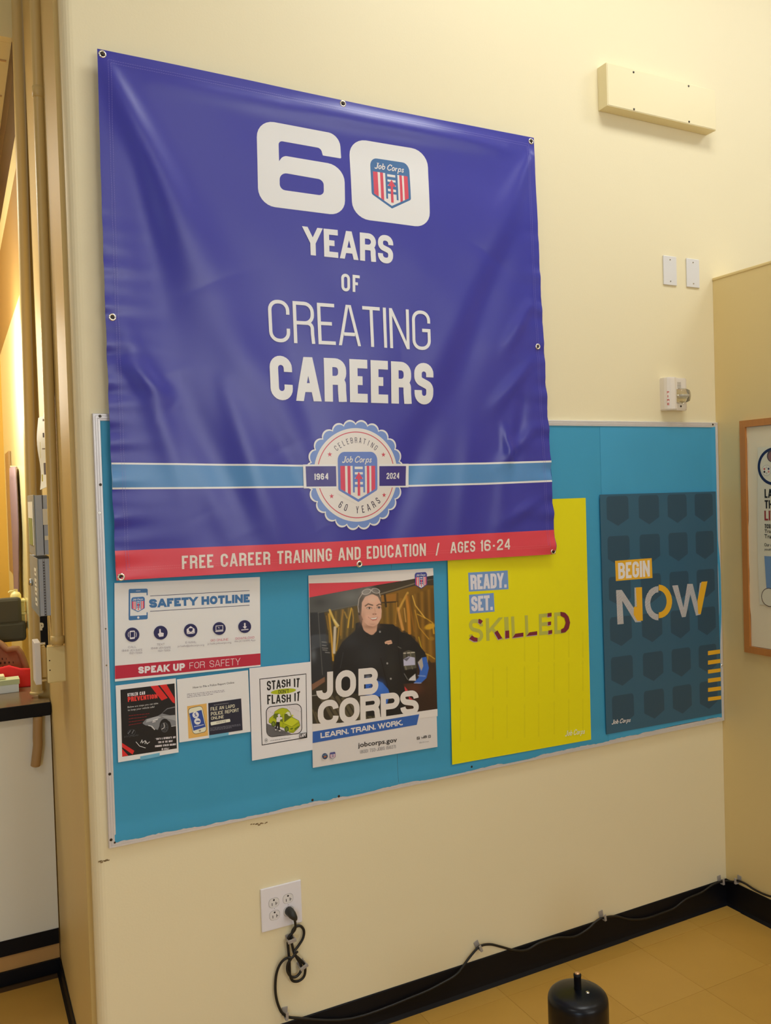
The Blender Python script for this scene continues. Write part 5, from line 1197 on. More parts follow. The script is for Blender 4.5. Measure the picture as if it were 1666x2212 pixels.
def cr(x, y, d=.010): u, v = c7(x, y); return tuple(at(u, v, 0, RW - d))
pathC = [tuple(cr(1470, 108)), cr(1490, 102, .012), cr(1530, 118), cr(1580, 150), cr(1640, 178), cr(1700, 195), cr(1850, 240), cr(2100, 300)]
mb = MB(); mb.tube(pathA + pathB[0:], .0042, CORD, 8, 5); o = mb.build('cord', t)
mb = MB(); mb.tube([pathB[-1], tuple(at(1572, 1903, 1, -.016)), pathC[0]] + pathC[1:], .0042, CORD, 8, 5); mb.build('cord', t)
mb = MB(); p0 = Vector(cp(545, 1330, -.024)); mb.tube([p0 + Vector((-.012, 0, .004)), p0 + Vector((0, -.005, 0)), p0 + Vector((.012, 0, .006)), p0 + Vector((.02, -.004, .014))], .0035, CORD, 8, 3); mb.build('twist_tie', t)
# grey adhesive cord hooks
HK = mat((128, 122, 116), .55, .5, name='grey_clip_plastic')
def hook(p, ang, lab, on_right=False, s=1.0, grp='grey cord clips'):
    t = empty('cord_clip', tuple(p), lab, 'cord clip', grp)
    mb = MB(); mb.box((-.0095 * s, -.0035, -.004), (.0095 * s, -.0006, .022 * s), HK, .0015)
    Rm = Matrix.Translation(Vector((p[0], 0 if not on_right else p[1], p[2]))) @ (Matrix.Rotation(math.radians(-90), 4, 'Z') if on_right else Matrix.Identity(4)) @ Matrix.Rotation(math.radians(ang), 4, 'Y')
    if on_right: Rm = Matrix.Translation(Vector((RW, p[1], p[2]))) @ Matrix.Rotation(math.radians(-90), 4, 'Z') @ Matrix.Rotation(math.radians(ang), 4, 'Y')
    mb.v = [tuple(Rm @ Vector(v)) for v in mb.v]; mb.build('base', t)
    mb = MB(); mb.box((-.0045 * s, -.008, -.006), (.0045 * s, -.003, .0), HK, .001); mb.box((-.0045 * s, -.024, -.009), (.0045 * s, -.008, -.005), HK, .001); mb.box((-.0045 * s, -.027, -.009), (.0045 * s, -.023, .016 * s), HK, .0015)
    mb.v = [tuple(Rm @ Vector(v)) for v in mb.v]; mb.build('hook', t)
def vclip(p, lab, ang):
    t = empty('cord_clip', tuple(p), lab, 'cord clip', 'wide grey cord clips')
    Rm = Matrix.Translation(Vector((p[0], 0, p[2]))) @ Matrix.Rotation(math.radians(ang), 4, 'Y')
    mb = MB(); mb.box((-.012, -.004, -.008), (.012, -.0006, .010), HK, .0015); mb.v = [tuple(Rm @ Vector(v)) for v in mb.v]; mb.build('base', t)
    mb = MB(); mb.box((-.013, -.026, -.006), (-.009, -.003, .002), HK, .001); mb.box((.009, -.026, -.006), (.013, -.003, .002), HK, .001); mb.box((-.014, -.030, -.0075), (.014, -.025, .0035), HK, .0015)
    mb.v = [tuple(Rm @ Vector(v)) for v in mb.v]; mb.build('hook', t)
vclip(cp(545, 1095, -.02), 'grey cord clip just below the outlet', -6); vclip(cp(700, 1440, -.02), 'tilted grey cord clip at the lower cord loop', -24)
for k, (q, an, lab) in enumerate([(cp(472, 2100, -.012), 4, 'grey cord hook at the bottom below the outlet'), (cq(135, 455, -.012), -22, 'grey cord hook tilted left above the baseboard'), (cq(785, 295, -.012), -8, 'grey cord hook midway along the baseboard'), (cq(1405, 108, -.012), -5, 'grey cord hook on the main wall beside the corner')]): hook(q, an, lab)
hook(cr(1490, 106, .012), 4, 'grey cord hook on the side wall beside the corner', True)
# scuffs and nail holes on the wall
SC = mat((120, 100, 66), .62, .8)
for k, (u, v, l, lab) in enumerate([(560, 1782, 16, 'brown scuff mark on the wall below the board'), (225, 1862, 10, 'chipped paint spot at the wall edge under the board corner')]):
    mb = MB()
    for i in range(9):
        p_ = at(u - l + i * l / 4 + random.uniform(-1, 1), v + random.uniform(-2, 2) - i * .5, 1, 0); r_ = random.uniform(.0007, .002)
        mb.box((p_[0] - r_ * 2, -.0006, p_[2] - r_), (p_[0] + r_ * 2, 0, p_[2] + r_), SC)
    o = mb.build('paint_scuff'); tag(o, lab, 'scuff')

# ------------------------------------------------------------------ cork board on the right wall
c8 = Crop(1560, 880, 3.8774)
def rr(u, v, d=0.0): p_ = at(u, v, 0, RW - d); return p_[1], p_[2]
WOOD = mat((158, 104, 50), .60, .42, noise=.12, nscale=4, stretch=(20, 20, 2), name='orange_oak')
y1_, z1_ = rr(1600, 910); _, z0_ = rr(1616, 1408); yL = -.128; yR = -1.05
t = empty('cork_board', (RW, -.6, z0_), 'wood framed notice board on the side wall at the right edge', 'notice board')
fw = .026
def wrail(q0, q1, q2, q3):
    mb = MB(); vs = [(RW - d, a, b) for d in (.0003, .014) for a, b in (q0, q1, q2, q3)]
    mb.add(vs, [[0, 1, 2, 3], [4, 5, 6, 7], [0, 1, 5, 4], [1, 2, 6, 5], [2, 3, 7, 6], [3, 0, 4, 7]], WOOD); mb.build('frame_rail', t)
wrail((yL, z0_), (yL, z1_), (yL - fw, z1_ - fw), (yL - fw, z0_ + fw)); wrail((yR, z0_), (yR, z1_), (yR + fw, z1_ - fw), (yR + fw, z0_ + fw))
wrail((yL, z1_), (yR, z1_), (yR + fw, z1_ - fw), (yL - fw, z1_ - fw)); wrail((yL, z0_), (yR, z0_), (yR + fw, z0_ + fw), (yL - fw, z0_ + fw))
mb = MB(); mb.box((RW - .004, yR + fw, z0_ + fw), (RW - .0003, yL - fw, z1_ - fw), mat((190, 180, 158), .6, .7)); mb.build('backing_panel', t)
mb = MB(); vs = []; fs = []
nn = 26
for j in range(nn + 1):
    for i in range(nn + 1):
        a = i / nn; b = j / nn; yy = (yL - fw - .001) + (yR + fw - yL + fw) * a * .98; zz = z0_ + fw + .002 + (z1_ - z0_ - 2 * fw - .004) * b
        if i == 0: yy -= .003 * (math.sin(9 * b + 1) + math.sin(23 * b))
        vs.append((RW - .0065 - .0012 * math.sin(5 * b + 3 * a) - .0008 * math.sin(14 * a), yy, zz))
for j in range(nn):
    for i in range(nn): a = j * (nn + 1) + i; fs.append([a, a + 1, a + nn + 2, a + nn + 1])
mb.add(vs, fs, mat((188, 178, 152), .56, .75, noise=.05, nscale=3, bump=.4, bscale=6), True); mb.build('lining_paper', t)
sp = Sheet(FULL, RW - .0105, axis=0)
PW = K((184, 180, 160), .6)
def ruv(u, v): p_ = at(u, v, 0, RW - .0105); return (p_[1], p_[2])
tl = ruv(1635, 967); bl = ruv(1643, 1306); yRp = tl[0] - .56
rootp = empty('notice_poster', (RW - .011, tl[0] - .2, bl[1]), 'white notice poster with navy ring pinned inside the wood framed board', 'poster')
mb = MB(); vs = []; n = 12
for k, d in enumerate((0, .0006)):
    for j in range(n + 1):
        b = j / n; z = bl[1] + (tl[1] - bl[1]) * b
        for i in range(n + 1):
            a = i / n; y = tl[0] + (-.56) * a + (.006 * math.sin(b * math.pi * 1.2 + .3) if i == 0 else 0)
            vs.append((RW - .0105 + d, y, z))
fs = []; NN = (n + 1) ** 2
for j in range(n):
    for i in range(n): a = j * (n + 1) + i; fs += [[a, a + 1, a + n + 2, a + n + 1], [NN + a, NN + a + 1, NN + a + n + 2, NN + a + n + 1]]
mb.add(vs, fs, PW); mb.build('sheet', rootp)
NAVY = K((20, 28, 62), .6); BK2 = K((14, 13, 15), .6); MRN = K((120, 32, 34), .6)
q0 = ruv(1700, 1013); ztop = tl[1] - .001
cyc = tl[0] - .0745; czc = ruv(1640, 1009)[1]; R0 = .0715
ringp = []
for k in range(72):
    a0 = 2 * math.pi * k / 72; a1 = 2 * math.pi * (k + 1) / 72
    q = [(cyc + R0 * math.cos(a0), czc + R0 * math.sin(a0)), (cyc + R0 * math.cos(a1), czc + R0 * math.sin(a1)), (cyc + (R0 - .011) * math.cos(a1), czc + (R0 - .011) * math.sin(a1)), (cyc + (R0 - .011) * math.cos(a0), czc + (R0 - .011) * math.sin(a0))]
    q = clip_half(q, 0, -1, -ztop); q = clip_half(q, -1, 0, -(tl[0] - .0015)) if len(q) > 2 else q
    if len(q) > 2: ringp.append(q)
sp.put('navy_ring', ringp, NAVY)
def disc(cy, cz, r, m, name='picture', n=24): sp.put(name, [[(cy + r * math.cos(2 * math.pi * k / n), cz + r * math.sin(2 * math.pi * k / n)) for k in range(n)]], m)
e1 = ruv(1664, 985); disc(e1[0] - .010, e1[1], .024, K((60, 52, 56), .6)); disc(e1[0] - .010, e1[1] - .002, .019, K((110, 78, 72), .6))
e2 = ruv(1656.5, 1016); disc(e2[0], e2[1], .0215, K((165, 162, 150), .6)); disc(e2[0], e2[1], .0185, K((190, 186, 172), .6))
for k, m in enumerate([K((160, 70, 62), .6), BK2, K((160, 158, 140), .6), K((180, 120, 110), .6), K((30, 36, 70), .6), K((170, 168, 150), .6)]):
    a = math.radians(150 + 60 * k); disc(e2[0] - .011 * math.cos(a), e2[1] + .011 * math.sin(a), .0042, m)
def rq(u0, v0, u1, v1, u2=None, v2=None):  return None
def rtext(txt, u0, vt, vb, ww, m, t=.17, sp_=.08, fn=False):
    a = ruv(u0, vt); b = ruv(u0, vb); Q_ = [(a[0], a[1]), (a[0] - ww, a[1]), (a[0] - ww, b[1]), (a[0], b[1])]
    if fn:
        o = sp.quad; sp.quad = lambda q: q; sp.ftext('lettering', txt, Q_, m, .01); sp.quad = o
    else:
        o = sp.quad; sp.quad = lambda q: q; sp.text('lettering', txt, Q_, m, t, .22, sp_); sp.quad = o
rtext('LA', 1652.2, 1056.5, 1075.5, .034, BK2); rtext('TH', 1652.5, 1080.5, 1098.5, .036, BK2); rtext('LIV', 1652, 1103, 1124, .050, MRN)
rtext('TCU/', 1652.5, 1132, 1141, .034, BK2, .2, .1); rtext('Trans', 1652.4, 1143.5, 1151, .045, BK2, fn=True); rtext('Train', 1652.2, 1154, 1162.5, .045, BK2, fn=True)
rtext('Our un', 1652, 1173, 1180, .040, BK2, fn=True); rtext('youth w', 1652, 1184, 1190, .046, BK2, fn=True)
b0 = ruv(1652, 1201); b1 = ruv(1658, 1290)
sp.put('blue_panel', tris([(b0[0], b0[1]), (b0[0] - .40, b0[1]), (b0[0] - .40, b1[1]), (b1[0], b1[1])]), K((92, 122, 156), .6))
e3 = ruv(1660, 1290)
for k in range(40):
    a0 = 2 * math.pi * k / 40; a1 = a0 + 2 * math.pi / 40; r0, r1 = .036, .0335
    sp.put('round_mark', [[(e3[0] - .006 + r0 * math.cos(a0), e3[1] + r0 * math.sin(a0)), (e3[0] - .006 + r0 * math.cos(a1), e3[1] + r0 * math.sin(a1)), (e3[0] - .006 + r1 * math.cos(a1), e3[1] + r1 * math.sin(a1)), (e3[0] - .006 + r1 * math.cos(a0), e3[1] + r1 * math.sin(a0))]], K((60, 40, 38), .6), bump=(k == 0))
disc(e3[0] - .006, e3[1], .0334, PW, 'round_mark')
sp.finish(rootp)

# ------------------------------------------------------------------ black tank on the floor
bp = CAM + ray(1248, 2125) * 2.3; BXc, BYc = float(bp[0]), float(bp[1])
dd = ray(1248, 2128)
t = empty('black_tank', (BXc, BYc, 0), 'black metal cylinder tank with a small capped spout standing on the tiled floor', 'tank')
TB = mat((8, 10, 17), .7, .3, spec=.35, noise=.25, nscale=5, name='black_enamel')
Ht = .375
prof = [(.070, .0), (.078, .006), (.0805, .02), (.0805, Ht - .022), (.0795, Ht - .013), (.0765, Ht - .006), (.071, Ht - .001), (.062, Ht + .003), (.045, Ht + .007), (.030, Ht + .009), (.014, Ht + .011), (.001, Ht + .0115)]
mb = MB(); mb.lathe((BXc, BYc, 0), prof, TB, 56); mb.build('body', t)
mb = MB(); mb.lathe((BXc, BYc, 0), [(.0095, Ht + .006), (.0098, Ht + .010), (.0098, Ht + .044), (.0105, Ht + .045), (.0105, Ht + .050), (.007, Ht + .0515)], BLACKV, 24); mb.build('spout', t)
mb = MB(); mb.lathe((BXc, BYc, 0), [(.0065, Ht + .0515), (.0065, Ht + .054), (.004, Ht + .0555), (.0005, Ht + .0557)], mat((190, 150, 110), .6, .35, metal=.6), 20); mb.build('tip', t)
mb = MB(); mb.ball((BXc + .012, BYc - .026, Ht + .010), .0055, STEEL, (1, 1, .55), 8); mb.build('rivet', t)

# ------------------------------------------------------------------ left: pipes, boxes, counter and the service room
def vp(u, v, y): p_ = at(u, v, 1, y); return p_
def pipe(name, pts, r, lab, m=PIPE, rings=()):
    t = empty(name, pts[-1], lab, 'pipe'); mb = MB(); mb.cyl(pts[0], pts[-1], r, m, None, 24); mb.build('tube', t)
    for z, rr_, hh in rings:
        f = (z - pts[0][2]) / (pts[-1][2] - pts[0][2]); x = pts[0][0] + (pts[-1][0] - pts[0][0]) * f
        mb = MB(); mb.lathe((x, pts[0][1], z), [(r, 0), (rr_, .001), (rr_, hh - .001), (r, hh)], m, 24); mb.build('coupling', t)
pipe('near_pipe', [(-.0775 + .012, .335, CEIL), (-.079, .335, 1.296)], .0165, 'tan painted conduit nearer the wall, ending on the junction box', rings=[(2.98, .0185, .035), (1.300, .0205, .026)])
pipe('far_pipe', [(-.0635, .955, 4.3), (-.098, .955, 1.03)], .0200, 'tan painted pipe standing on the counter, left of the pair')
mb = MB(); mb.lathe((-.098, .955, 0), [(.0200, 1.026), (.024, 1.026), (.024, 1.034), (.021, 1.036)], PIPE, 24); o = mb.build('coupling', bpy.data.objects['far_pipe'])
# junction box
t = empty('junction_box', (-.085, .35, 1.18), 'tan painted square junction box at the foot of the near conduit', 'junction box')
JB = mat((205, 185, 135), .62, .4, name='box_paint')
mb = MB(); mb.box((-.106, .345, 1.183), (-.0575, .40, 1.290), PIPE, .003); mb.build('box', t)
mb = MB(); mb.box((-.112, .340, 1.180), (-.0535, .3447, 1.2925), JB, .004); mb.build('cover', t)
for z in (1.250, 1.220): mb = MB(); mb.cyl((-.104, .340, z), (-.104, .3395, z), .002, BLACKV, None, 10); mb.build('screw_hole', t)
# white surface device left of it
wdv = [vp(76, 1388, .42), vp(87, 1392, .42), vp(86, 1478, .42)]
t = empty('white_switch', (-.14, .42, 1.18), 'slim white surface switch box left of the junction box', 'switch')
xr = wdv[1][0]; zt = wdv[0][2]; zb = wdv[2][2]
mb = MB(); mb.box((xr - .018, .41, zb), (xr, .50, zt), WHITEP, .002); mb.build('cover', t)
mb = MB(); mb.box((xr, .42, zb + .02), (-.1065, .46, zt - .018), PIPE, .002); mb.cyl((xr, .43, zt - .008), (-.107, .43, zt - .008), .005, STEEL); mb.cyl((xr, .43, zb + .010), (-.107, .43, zb + .010), .005, STEEL); mb.build('mounting', t)
# grey electrical boxes on the jamb
GB = mat((148, 158, 172), .60, .4, name='grey_enamel'); GB2 = mat((120, 125, 122), .6, .45)
def panel(lab, x0, z0, z1, y0, y1, parts):
    t = empty('electrical_panel', (x0, y0, z0), lab, 'electrical box', 'grey electrical boxes on the jamb')
    mb = MB(); mb.box((x0, y0, z0), (-.0662, y1, z1), GB, .0015); mb.build('box', t)
    mb = MB(); mb.box((x0 - .004, y0 + .003, z0 - .002), (x0, y1 + .005, z1 + .002), GB2, .001); mb.build('door', t)
    return t
t1 = panel('upper grey electrical box with paper labels on the pipe jamb', -.115, 1.570, 1.765, .50, .74, 0)
mb = MB(); mb.box((-.0935, .4985, 1.570), (-.0915, .4999, 1.765), BLACKV); mb.build('seam', t1)
LAB = mat((200, 194, 178), .6, .6)
for (z0, z1, x0, x1) in ((1.668, 1.720, -.093, -.067), (1.618, 1.632, -.090, -.066)): mb = MB(); mb.box((x0, .4978, z0), (x1, .4985, z1), LAB); mb.build('paper_label', t1)
mb = MB(); mb.box((-.1205, .53, 1.60), (-.1195, .72, 1.745), LAB); mb.build('paper_label', t1); mb = MB(); mb.box((-.1215, .56, 1.60), (-.1206, .70, 1.69), mat((120, 128, 70), .6, .6)); mb.build('printed_sticker', t1)
t2 = panel('lower grey electrical box with a latch and sticker strip', -.111, 1.370, 1.557, .50, .80, 0)
mb = MB()
for z in np.arange(1.372, 1.552, .009): mb.box((-.0985, .4985, z), (-.0935, .4996, z + .005), mat((80, 82, 88), .6, .6))
mb.box((-.0988, .4990, 1.370), (-.0982, .4996, 1.557), SCREW); mb.box((-.0938, .4990, 1.370), (-.0932, .4996, 1.557), SCREW); mb.build('hinge_strip', t2)
for k, z in enumerate((1.52, 1.485, 1.455, 1.42)): mb = MB(); mb.box((-.1158, .55, z - .022), (-.1151, .62, z + .002), LAB); mb.box((-.1161, .57, z - .014), (-.1158, .60, z - .008), SCREW); mb.build('paper_label', t2)
mb = MB(); mb.ball((-.120, .72, 1.465), .009, STEEL, (1, 1, 1.5), 8); mb.build('latch', t2)
# curled paper notice between the pipes
mb = MB(); vs = []; fs = []; n = 16
for k in (0, 1):
    for j in range(n + 1):
        b = j / n
        for i in range(5):
            a = i / 4; uu = 82 + 8 * b * 0 + (88 - 82) * (1 - b) * 1.0 + a * 18 + 3 * math.sin(7 * b); vv = 1058 - 155 * b - 8 * a
            yy = .62 - .1 * a; p_ = at(uu, vv, 1, yy); vs.append((p_[0] - .002 * k, p_[1], p_[2]))
for j in range(n):
    for i in range(4): a = j * 5 + i; fs += [[a, a + 1, a + 6, a + 5], [(n + 1) * 5 + a, (n + 1) * 5 + a + 1, (n + 1) * 5 + a + 6, (n + 1) * 5 + a + 5]]
mb.add(vs, fs, LAB, True); t = empty('paper_notice', (-.09, .6, 1.77), 'curled white paper notice pinned between the two pipes', 'notice'); mb.build('sheet', t)
sn = Sheet(FULL, .53)
for (u0, v0, u1, v1, col_) in ((86, 955, 88, 990, (215, 190, 70)), (94, 1000, 106, 1025, (120, 115, 118)), (92, 905, 102, 910, (150, 145, 140)), (92, 935, 96, 945, (120, 115, 118)), (91, 968, 105, 971, (150, 145, 140)), (90, 1025, 93, 1040, (215, 190, 70))):
    mb = MB(); a = at(u0, v0, 1, .515); b = at(u1, v1, 1, .515); mb.box((min(a[0], b[0]), .514, min(a[2], b[2])), (max(a[0], b[0]), .5145, max(a[2], b[2])), K(col_, .62)); mb.build('printing', t)
# black sign behind
a = vp(86, 1333, .9); b = vp(96, 1392, .9)
t = empty('black_sign', (a[0], .9, b[2]), 'narrow black sign with a white letter P below the grey boxes', 'sign')
mb = MB(); mb.box((a[0] - .004, .845, b[2] - .005), (-.0605, .852, a[2] + .01), BLACKV); mb.build('panel', t)
ssn = Sheet(Crop(0, 1150, 8.192), .8445); ssn.text('lettering', 'P', [(700, 1598), (772, 1598), (776, 1735), (704, 1735)], K((190, 185, 160), .6), .3, .2, 0); ssn.finish(t)
# counter
PY = .878
t = empty('service_counter', (-1.0, PY, 0), 'service counter with black edge and white front panel left of the wall', 'counter')
CW = mat((190, 184, 170), .50, .55, noise=.02, nscale=3, bump=.1, bscale=120, name='counter_panel_paint')
mb = MB(); mb.box((-2.2, PY, .163), (-.0605, PY + .03, .97), CW); mb.build('front_panel', t)
mb = MB(); mb.box((-2.2, PY - .004, .107), (-.0605, PY + .03, .163), BLACKV); mb.build('black_strip', t)
mb = MB(); mb.box((-2.2, PY + .004, .05), (-.0605, PY + .03, .107), mat((150, 115, 66), .5, .6)); mb.build('tan_strip', t)
mb = MB(); mb.box((-2.2, PY - .006, 0), (-.0605, PY + .03, .05), BLACKV, .001); mb.build('baseboard', t)
zt_ = 1.012; zb_ = .963
CT = mat((92, 78, 56), .6, .22, spec=.6, noise=.05, nscale=8, name='counter_laminate')
ye = PY - .03
xe = at(110, 1525, 1, ye)[0]
mb = MB(); mb.box((-2.2, ye, zb_), (xe, ye + .025, zt_ - .001), BLACKV, .002); mb.box((-2.2, ye + .025, zb_), (-.0605, .92, zb_ + .0099), BLACKV); mb.build('edge_band', t)
mb = MB(); mb.box((-2.2, ye + .002, zt_ - .002), (xe - .002, ye + .03, zt_), CT); mb.box((-2.2, ye + .03, zb_ + .01), (-.0605, .922, zt_), CT, .0); mb.box((-2.2, .9221, zb_ + .01), (-.0915, 1.245, zt_), CT, .0); mb.build('worktop', t)
# curved support below the counter
q0 = at(82, 1552, 1, PY - .022); q1 = at(82, 1610, 1, PY - .022); q2 = at(78, 1650, 1, PY - .008)
t = empty('bent_pipe_stub', tuple(q1), 'brown painted bent pipe stub under the counter edge', 'pipe')
mb = MB(); mb.tube([(q0[0], PY - .020, zb_ - .001), (q1[0], PY - .020, q1[2] + .03), (q1[0] - .0005, PY - .0205, q1[2]), (q2[0] - .001, PY - .019, q2[2] + .012), (q2[0] - .003, PY - .017, q2[2] - .002)], .017, mat((150, 120, 78), .66, .45), 18, 5); mb.build('tube', t)
# service room shell
XW = -.09
FY = 2.60
YW = mat((205, 160, 62), .66, .5, name='ochre_wall'); LW = mat((222, 200, 150), .66, .22, spec=.6, name='glossy_light_wall')
mb = MB(); mb.box((XW, 1.0, 0), (-.067, FY, 2.553), LW); o = struct(mb, 'wall_service_right')
mb = MB(); mb.box((XW, 1.0, 2.553), (-.067, FY, 3.02), mat((150, 116, 60), .80, .55)); struct(mb, 'wall_service_upper')
mb = MB(); mb.box((XW - .0008, 1.0, 3.018), (-.067, FY, 3.13), mat((215, 190, 138), .66, .5), .002); struct(mb, 'trim_1')
mb = MB(); mb.box((XW - .0012, 1.0, 3.13), (-.067, FY, 3.46), mat((44, 26, 20), .6, .4), .002); mb.box((XW - .0020, 1.0, 3.34), (-.067, FY, 3.47), mat((66, 44, 28), .6, .45), .002); struct(mb, 'trim_2')
mb = MB(); mb.box((-.0903, .985, 0), (-.03, .9995, 3.481), TAN); struct(mb, 'trim_3')
mb = MB(); mb.box((-4, FY, 0), (0, FY + .05, 3.6), YW); struct(mb, 'wall_service_back')
mb = MB(); mb.box((-4, 1.041, 3.482), (-.067, FY, 3.55), mat((214, 186, 138), .62, .7)); 
o = struct(mb, 'ceiling_service')
mb = MB()
for y_ in (1.18, 1.50, 1.84, 2.18): mb.box((-4, y_, 3.479), (-.1, y_ + .012, 3.4825), mat((170, 140, 95), .62, .7))
mb.build('ceiling_grid', o)
# things in the service room
def on_counter(u, v): return at(u, v, 2, zt_)
pp = on_counter(20, 1500)
t = empty('paper_stack', (-.28, 1.02, zt_), 'pale green and white stack of papers on the counter', 'papers')
mb = MB(); mb.box((-.55, 1.100, zt_ + .0002), (-.150, 1.165, zt_ + .030), mat((190, 198, 205), .6, .6), .001); mb.build('white_sheets', t)
mb = MB(); mb.box((-.55, 1.102, zt_ + .0303), (-.146, 1.168, zt_ + .050), mat((168, 176, 138), .6, .6), .001); mb.build('green_folder', t)
mb = MB(); mb.box((-.5, 1.115, zt_ + .0505), (-.198, 1.165, zt_ + .066), mat((222, 190, 150), .6, .6), .004); mb.build('cream_envelope', t)
RC = mat((190, 30, 34), .6, .6, noise=.1, nscale=10)
t = empty('red_bag', (-.35, 1.35, zt_), 'red cloth bag lying on the counter', 'bag')
mb = MB(); vs = []; fs = []; nx_, nz_ = 20, 10
bmh = bmesh.new(); bmesh.ops.create_cube(bmh, size=1); bmesh.ops.subdivide_edges(bmh, edges=bmh.edges[:], cuts=10, use_grid_fill=True)
for v in bmh.verts:
    x, y, z = v.co; top = .092 + .02 * math.sin(9 * x + 1) + .012 * math.sin(23 * x) - .05 * max(0, y)
    v.co = Vector((-.32 + x * .45, 1.207 + y * .062 * (1 - .2 * (z + .5)), zt_ + .0005 + (z + .5) * top))
mb.bm(bmh, RC, True); mb.build('cloth', t)
# mesh office chair, jacket over it
t = empty('mesh_chair', (-.5, 2.0, 0), 'brown mesh office chair behind the counter', 'chair')
BRM = mat((130, 92, 58), .6, .6, noise=.15, nscale=60); HOL = mat((50, 32, 22), .6, .8)
cxh = -.325
mb = MB(); vs = []; fs = []
for j in range(13):
    for i in range(17):
        a = i / 16; b = j / 12; x = cxh - .22 + .44 * a; z = .62 + .58 * b; 
        if b > .6: x = cxh + (x - cxh) * (1 - ((b - .6) / .4) ** 3 * .32)
        vs.append((x, 1.300 + .05 * (2 * a - 1) ** 2 * -1 + .03 * b, z - (.05 * (2 * a - 1) ** 4 if j == 12 else 0)))
for k in (0,):
    for j in range(12):
        for i in range(16): a = j * 17 + i; fs.append([a, a + 1, a + 18, a + 17])
vs2 = vs + [(x, y + .02, z) for x, y, z in vs]; m_ = len(vs)
fs2 = fs + [[m_ + i for i in f][::-1] for f in fs]
mb.add(vs2, fs2, BRM, True); mb.tube([Vector(vs[j * 17]) for j in range(13)] + [Vector(vs[12 * 17 + i]) for i in range(1, 17)] + [Vector(vs[j * 17 + 16]) for j in range(11, -1, -1)], .014, mat((120, 84, 52), .6, .5), 8, 2); mb.build('backrest', t)
mb = MB()
for j in range(24):
    for i in range(22):
        x = cxh - .17 + .0158 * i + (.008 if j % 2 else 0); z = .75 + .0165 * j; a = (x - cxh + .22) / .44; b = (z - .62) / .58
        y = 1.300 - .05 * (2 * a - 1) ** 2 + .03 * b - .004
        mb.box((x - .003, y, z - .004), (x + .003, y + .002, z + .004), HOL)
mb.build('mesh_holes', t)['kind'] = 'stuff'
mb = MB(); mb.box((cxh - .22, 1.36, .44), (cxh + .22, 1.80, .52), mat((60, 50, 42), .6, .7), .02); mb.build('seat', t)
mb = MB(); mb.cyl((cxh, 1.6, .06), (cxh, 1.6, .44), .025, BLACKV); mb.tube([(cxh, 1.55, .45), (cxh, 1.36, .46), (cxh, 1.335, .66)], .015, BLACKV, 8, 4)
for k in range(5): a = 2 * math.pi * k / 5; mb.cyl((cxh, 1.6, .09), (cxh + .20 * math.cos(a), 1.6 + .20 * math.sin(a), .06), .016, BLACKV); mb.ball((cxh + .20 * math.cos(a), 1.6 + .20 * math.sin(a), .028), .028, BLACKV, (1, 1, 1), 6)
mb.build('base', t)
t = empty('wall_shelf', (-.5, 1.5, 1.21), 'tan wall shelf above the mesh chair in the service room', 'shelf')
SHB = mat((160, 124, 70), .62, .55)
mb = MB(); mb.box((-.90, 1.400, 1.212), (-.0925, 1.76, 1.234), SHB, .002); mb.build('board', t)
mb = MB(); mb.box((-.80, 1.44, 1.10), (-.78, 1.74, 1.2115), SHB, .002); mb.build('bracket', t)
t = empty('dark_jacket', (-.3, 1.36, 1.2), 'dark jacket hung over the front of the wall shelf above the chair', 'jacket')
DJ = mat((62, 58, 44), .62, .75, bump=.4, bscale=12)
mb = MB(); mb.box((-.60, 1.367, 1.240), (-.112, 1.3985, 1.352), DJ, .014); mb.box((-.60, 1.3665, 1.168), (-.097, 1.3980, 1.252), DJ, .014); mb.build('cloth', t)
t = empty('cream_jug', (-.13, 1.45, 1.336), 'small cream jug with a bent spout standing on the cream boxes', 'jug')
CP = mat((214, 192, 130), .66, .4)
mb = MB(); mb.lathe((-.128, 1.445, 0), [(.016, 1.3365), (.021, 1.339), (.021, 1.356), (.015, 1.366), (.008, 1.369), (.008, 1.378), (.009, 1.379)], CP, 24); mb.build('body', t)
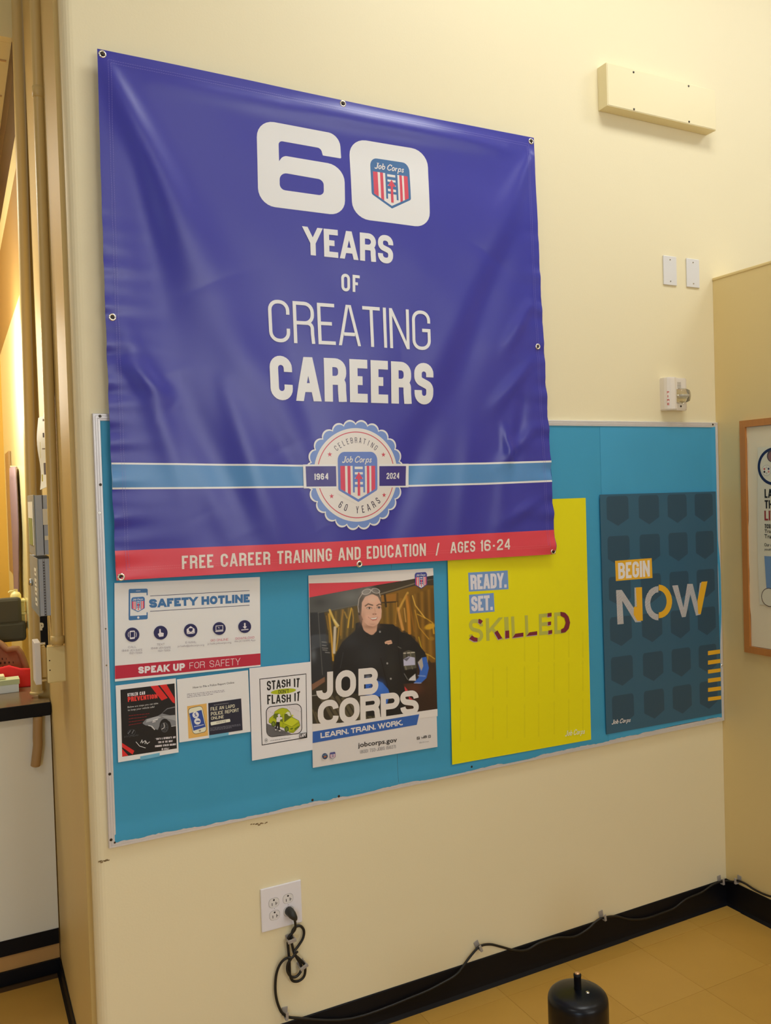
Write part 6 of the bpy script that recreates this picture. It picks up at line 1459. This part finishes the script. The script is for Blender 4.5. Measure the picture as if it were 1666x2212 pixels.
mb = MB(); mb.tube([(-.134, 1.445, 1.372), (-.150, 1.445, 1.372), (-.156, 1.445, 1.366)], .003, CP, 8, 4); mb.build('spout', t)
for k, (x0, x1, z0, z1, lab) in enumerate([(-.190, -.093, 1.235, 1.282, 'cream storage box on the wall shelf, bottom of its stack'), (-.180, -.093, 1.283, 1.336, 'cream storage box under the jug, top of its stack')]):
    t = empty('storage_box', ((x0 + x1) / 2, 1.45, z0), lab, 'box', 'cream storage boxes')
    mb = MB(); mb.box((x0, 1.41, z0), (x1 - .003, 1.48, z1 - .010), CP, .003); mb.build('tub', t); mb = MB(); mb.box((x0 - .003, 1.406, z1 - .0098), (x1, 1.484, z1), CP, .002); mb.build('lid', t)
# hanging garment on the right wall of the service room
t = empty('hanging_coat', (-.14, 1.75, 1.35), 'grey purple coat hanging in the service room', 'coat')
GC = mat((120, 98, 98), .66, .7, bump=.3, bscale=12)
mb = MB(); vs = []; fs = []
zs = np.linspace(1.90, 1.31, 14)
for j, z in enumerate(zs):
    f = j / 13; wdt = .10 + .16 * min(1, f * 2) - .10 * f; dep = .010 + .005 * math.sin(5 * f + 1)
    for i in range(14):
        a = 2 * math.pi * i / 14; vs.append((XW - .017 - dep * math.cos(a) * 1.0, 1.62 + .1 * f + wdt * math.sin(a) * (1 + .12 * math.sin(3 * a + 4 * f)), z))
for j in range(13):
    for i in range(14): fs.append([j * 14 + i, j * 14 + (i + 1) % 14, (j + 1) * 14 + (i + 1) % 14, (j + 1) * 14 + i])
fs.append(list(range(14))); fs.append([13 * 14 + i for i in range(14)][::-1])
mb.add(vs, fs, GC, True); mb.build('cloth', t)
mb = MB(); mb.cyl((XW, 1.62, 1.905), (XW - .03, 1.62, 1.905), .006, STEEL); mb.build('hook', t)
t = empty('tan_rectangle', (XW - .01, 2.2, 1.3), 'tan recessed panel on the far side wall of the service room', 'panel')  # thin flat rectangle, darker tan than the wall behind it
mb = MB(); mb.box((XW - .012, 2.02, 1.40), (XW - .0005, 2.30, 2.00), mat((150, 116, 68), .66, .5), .003); mb.build('board', t)
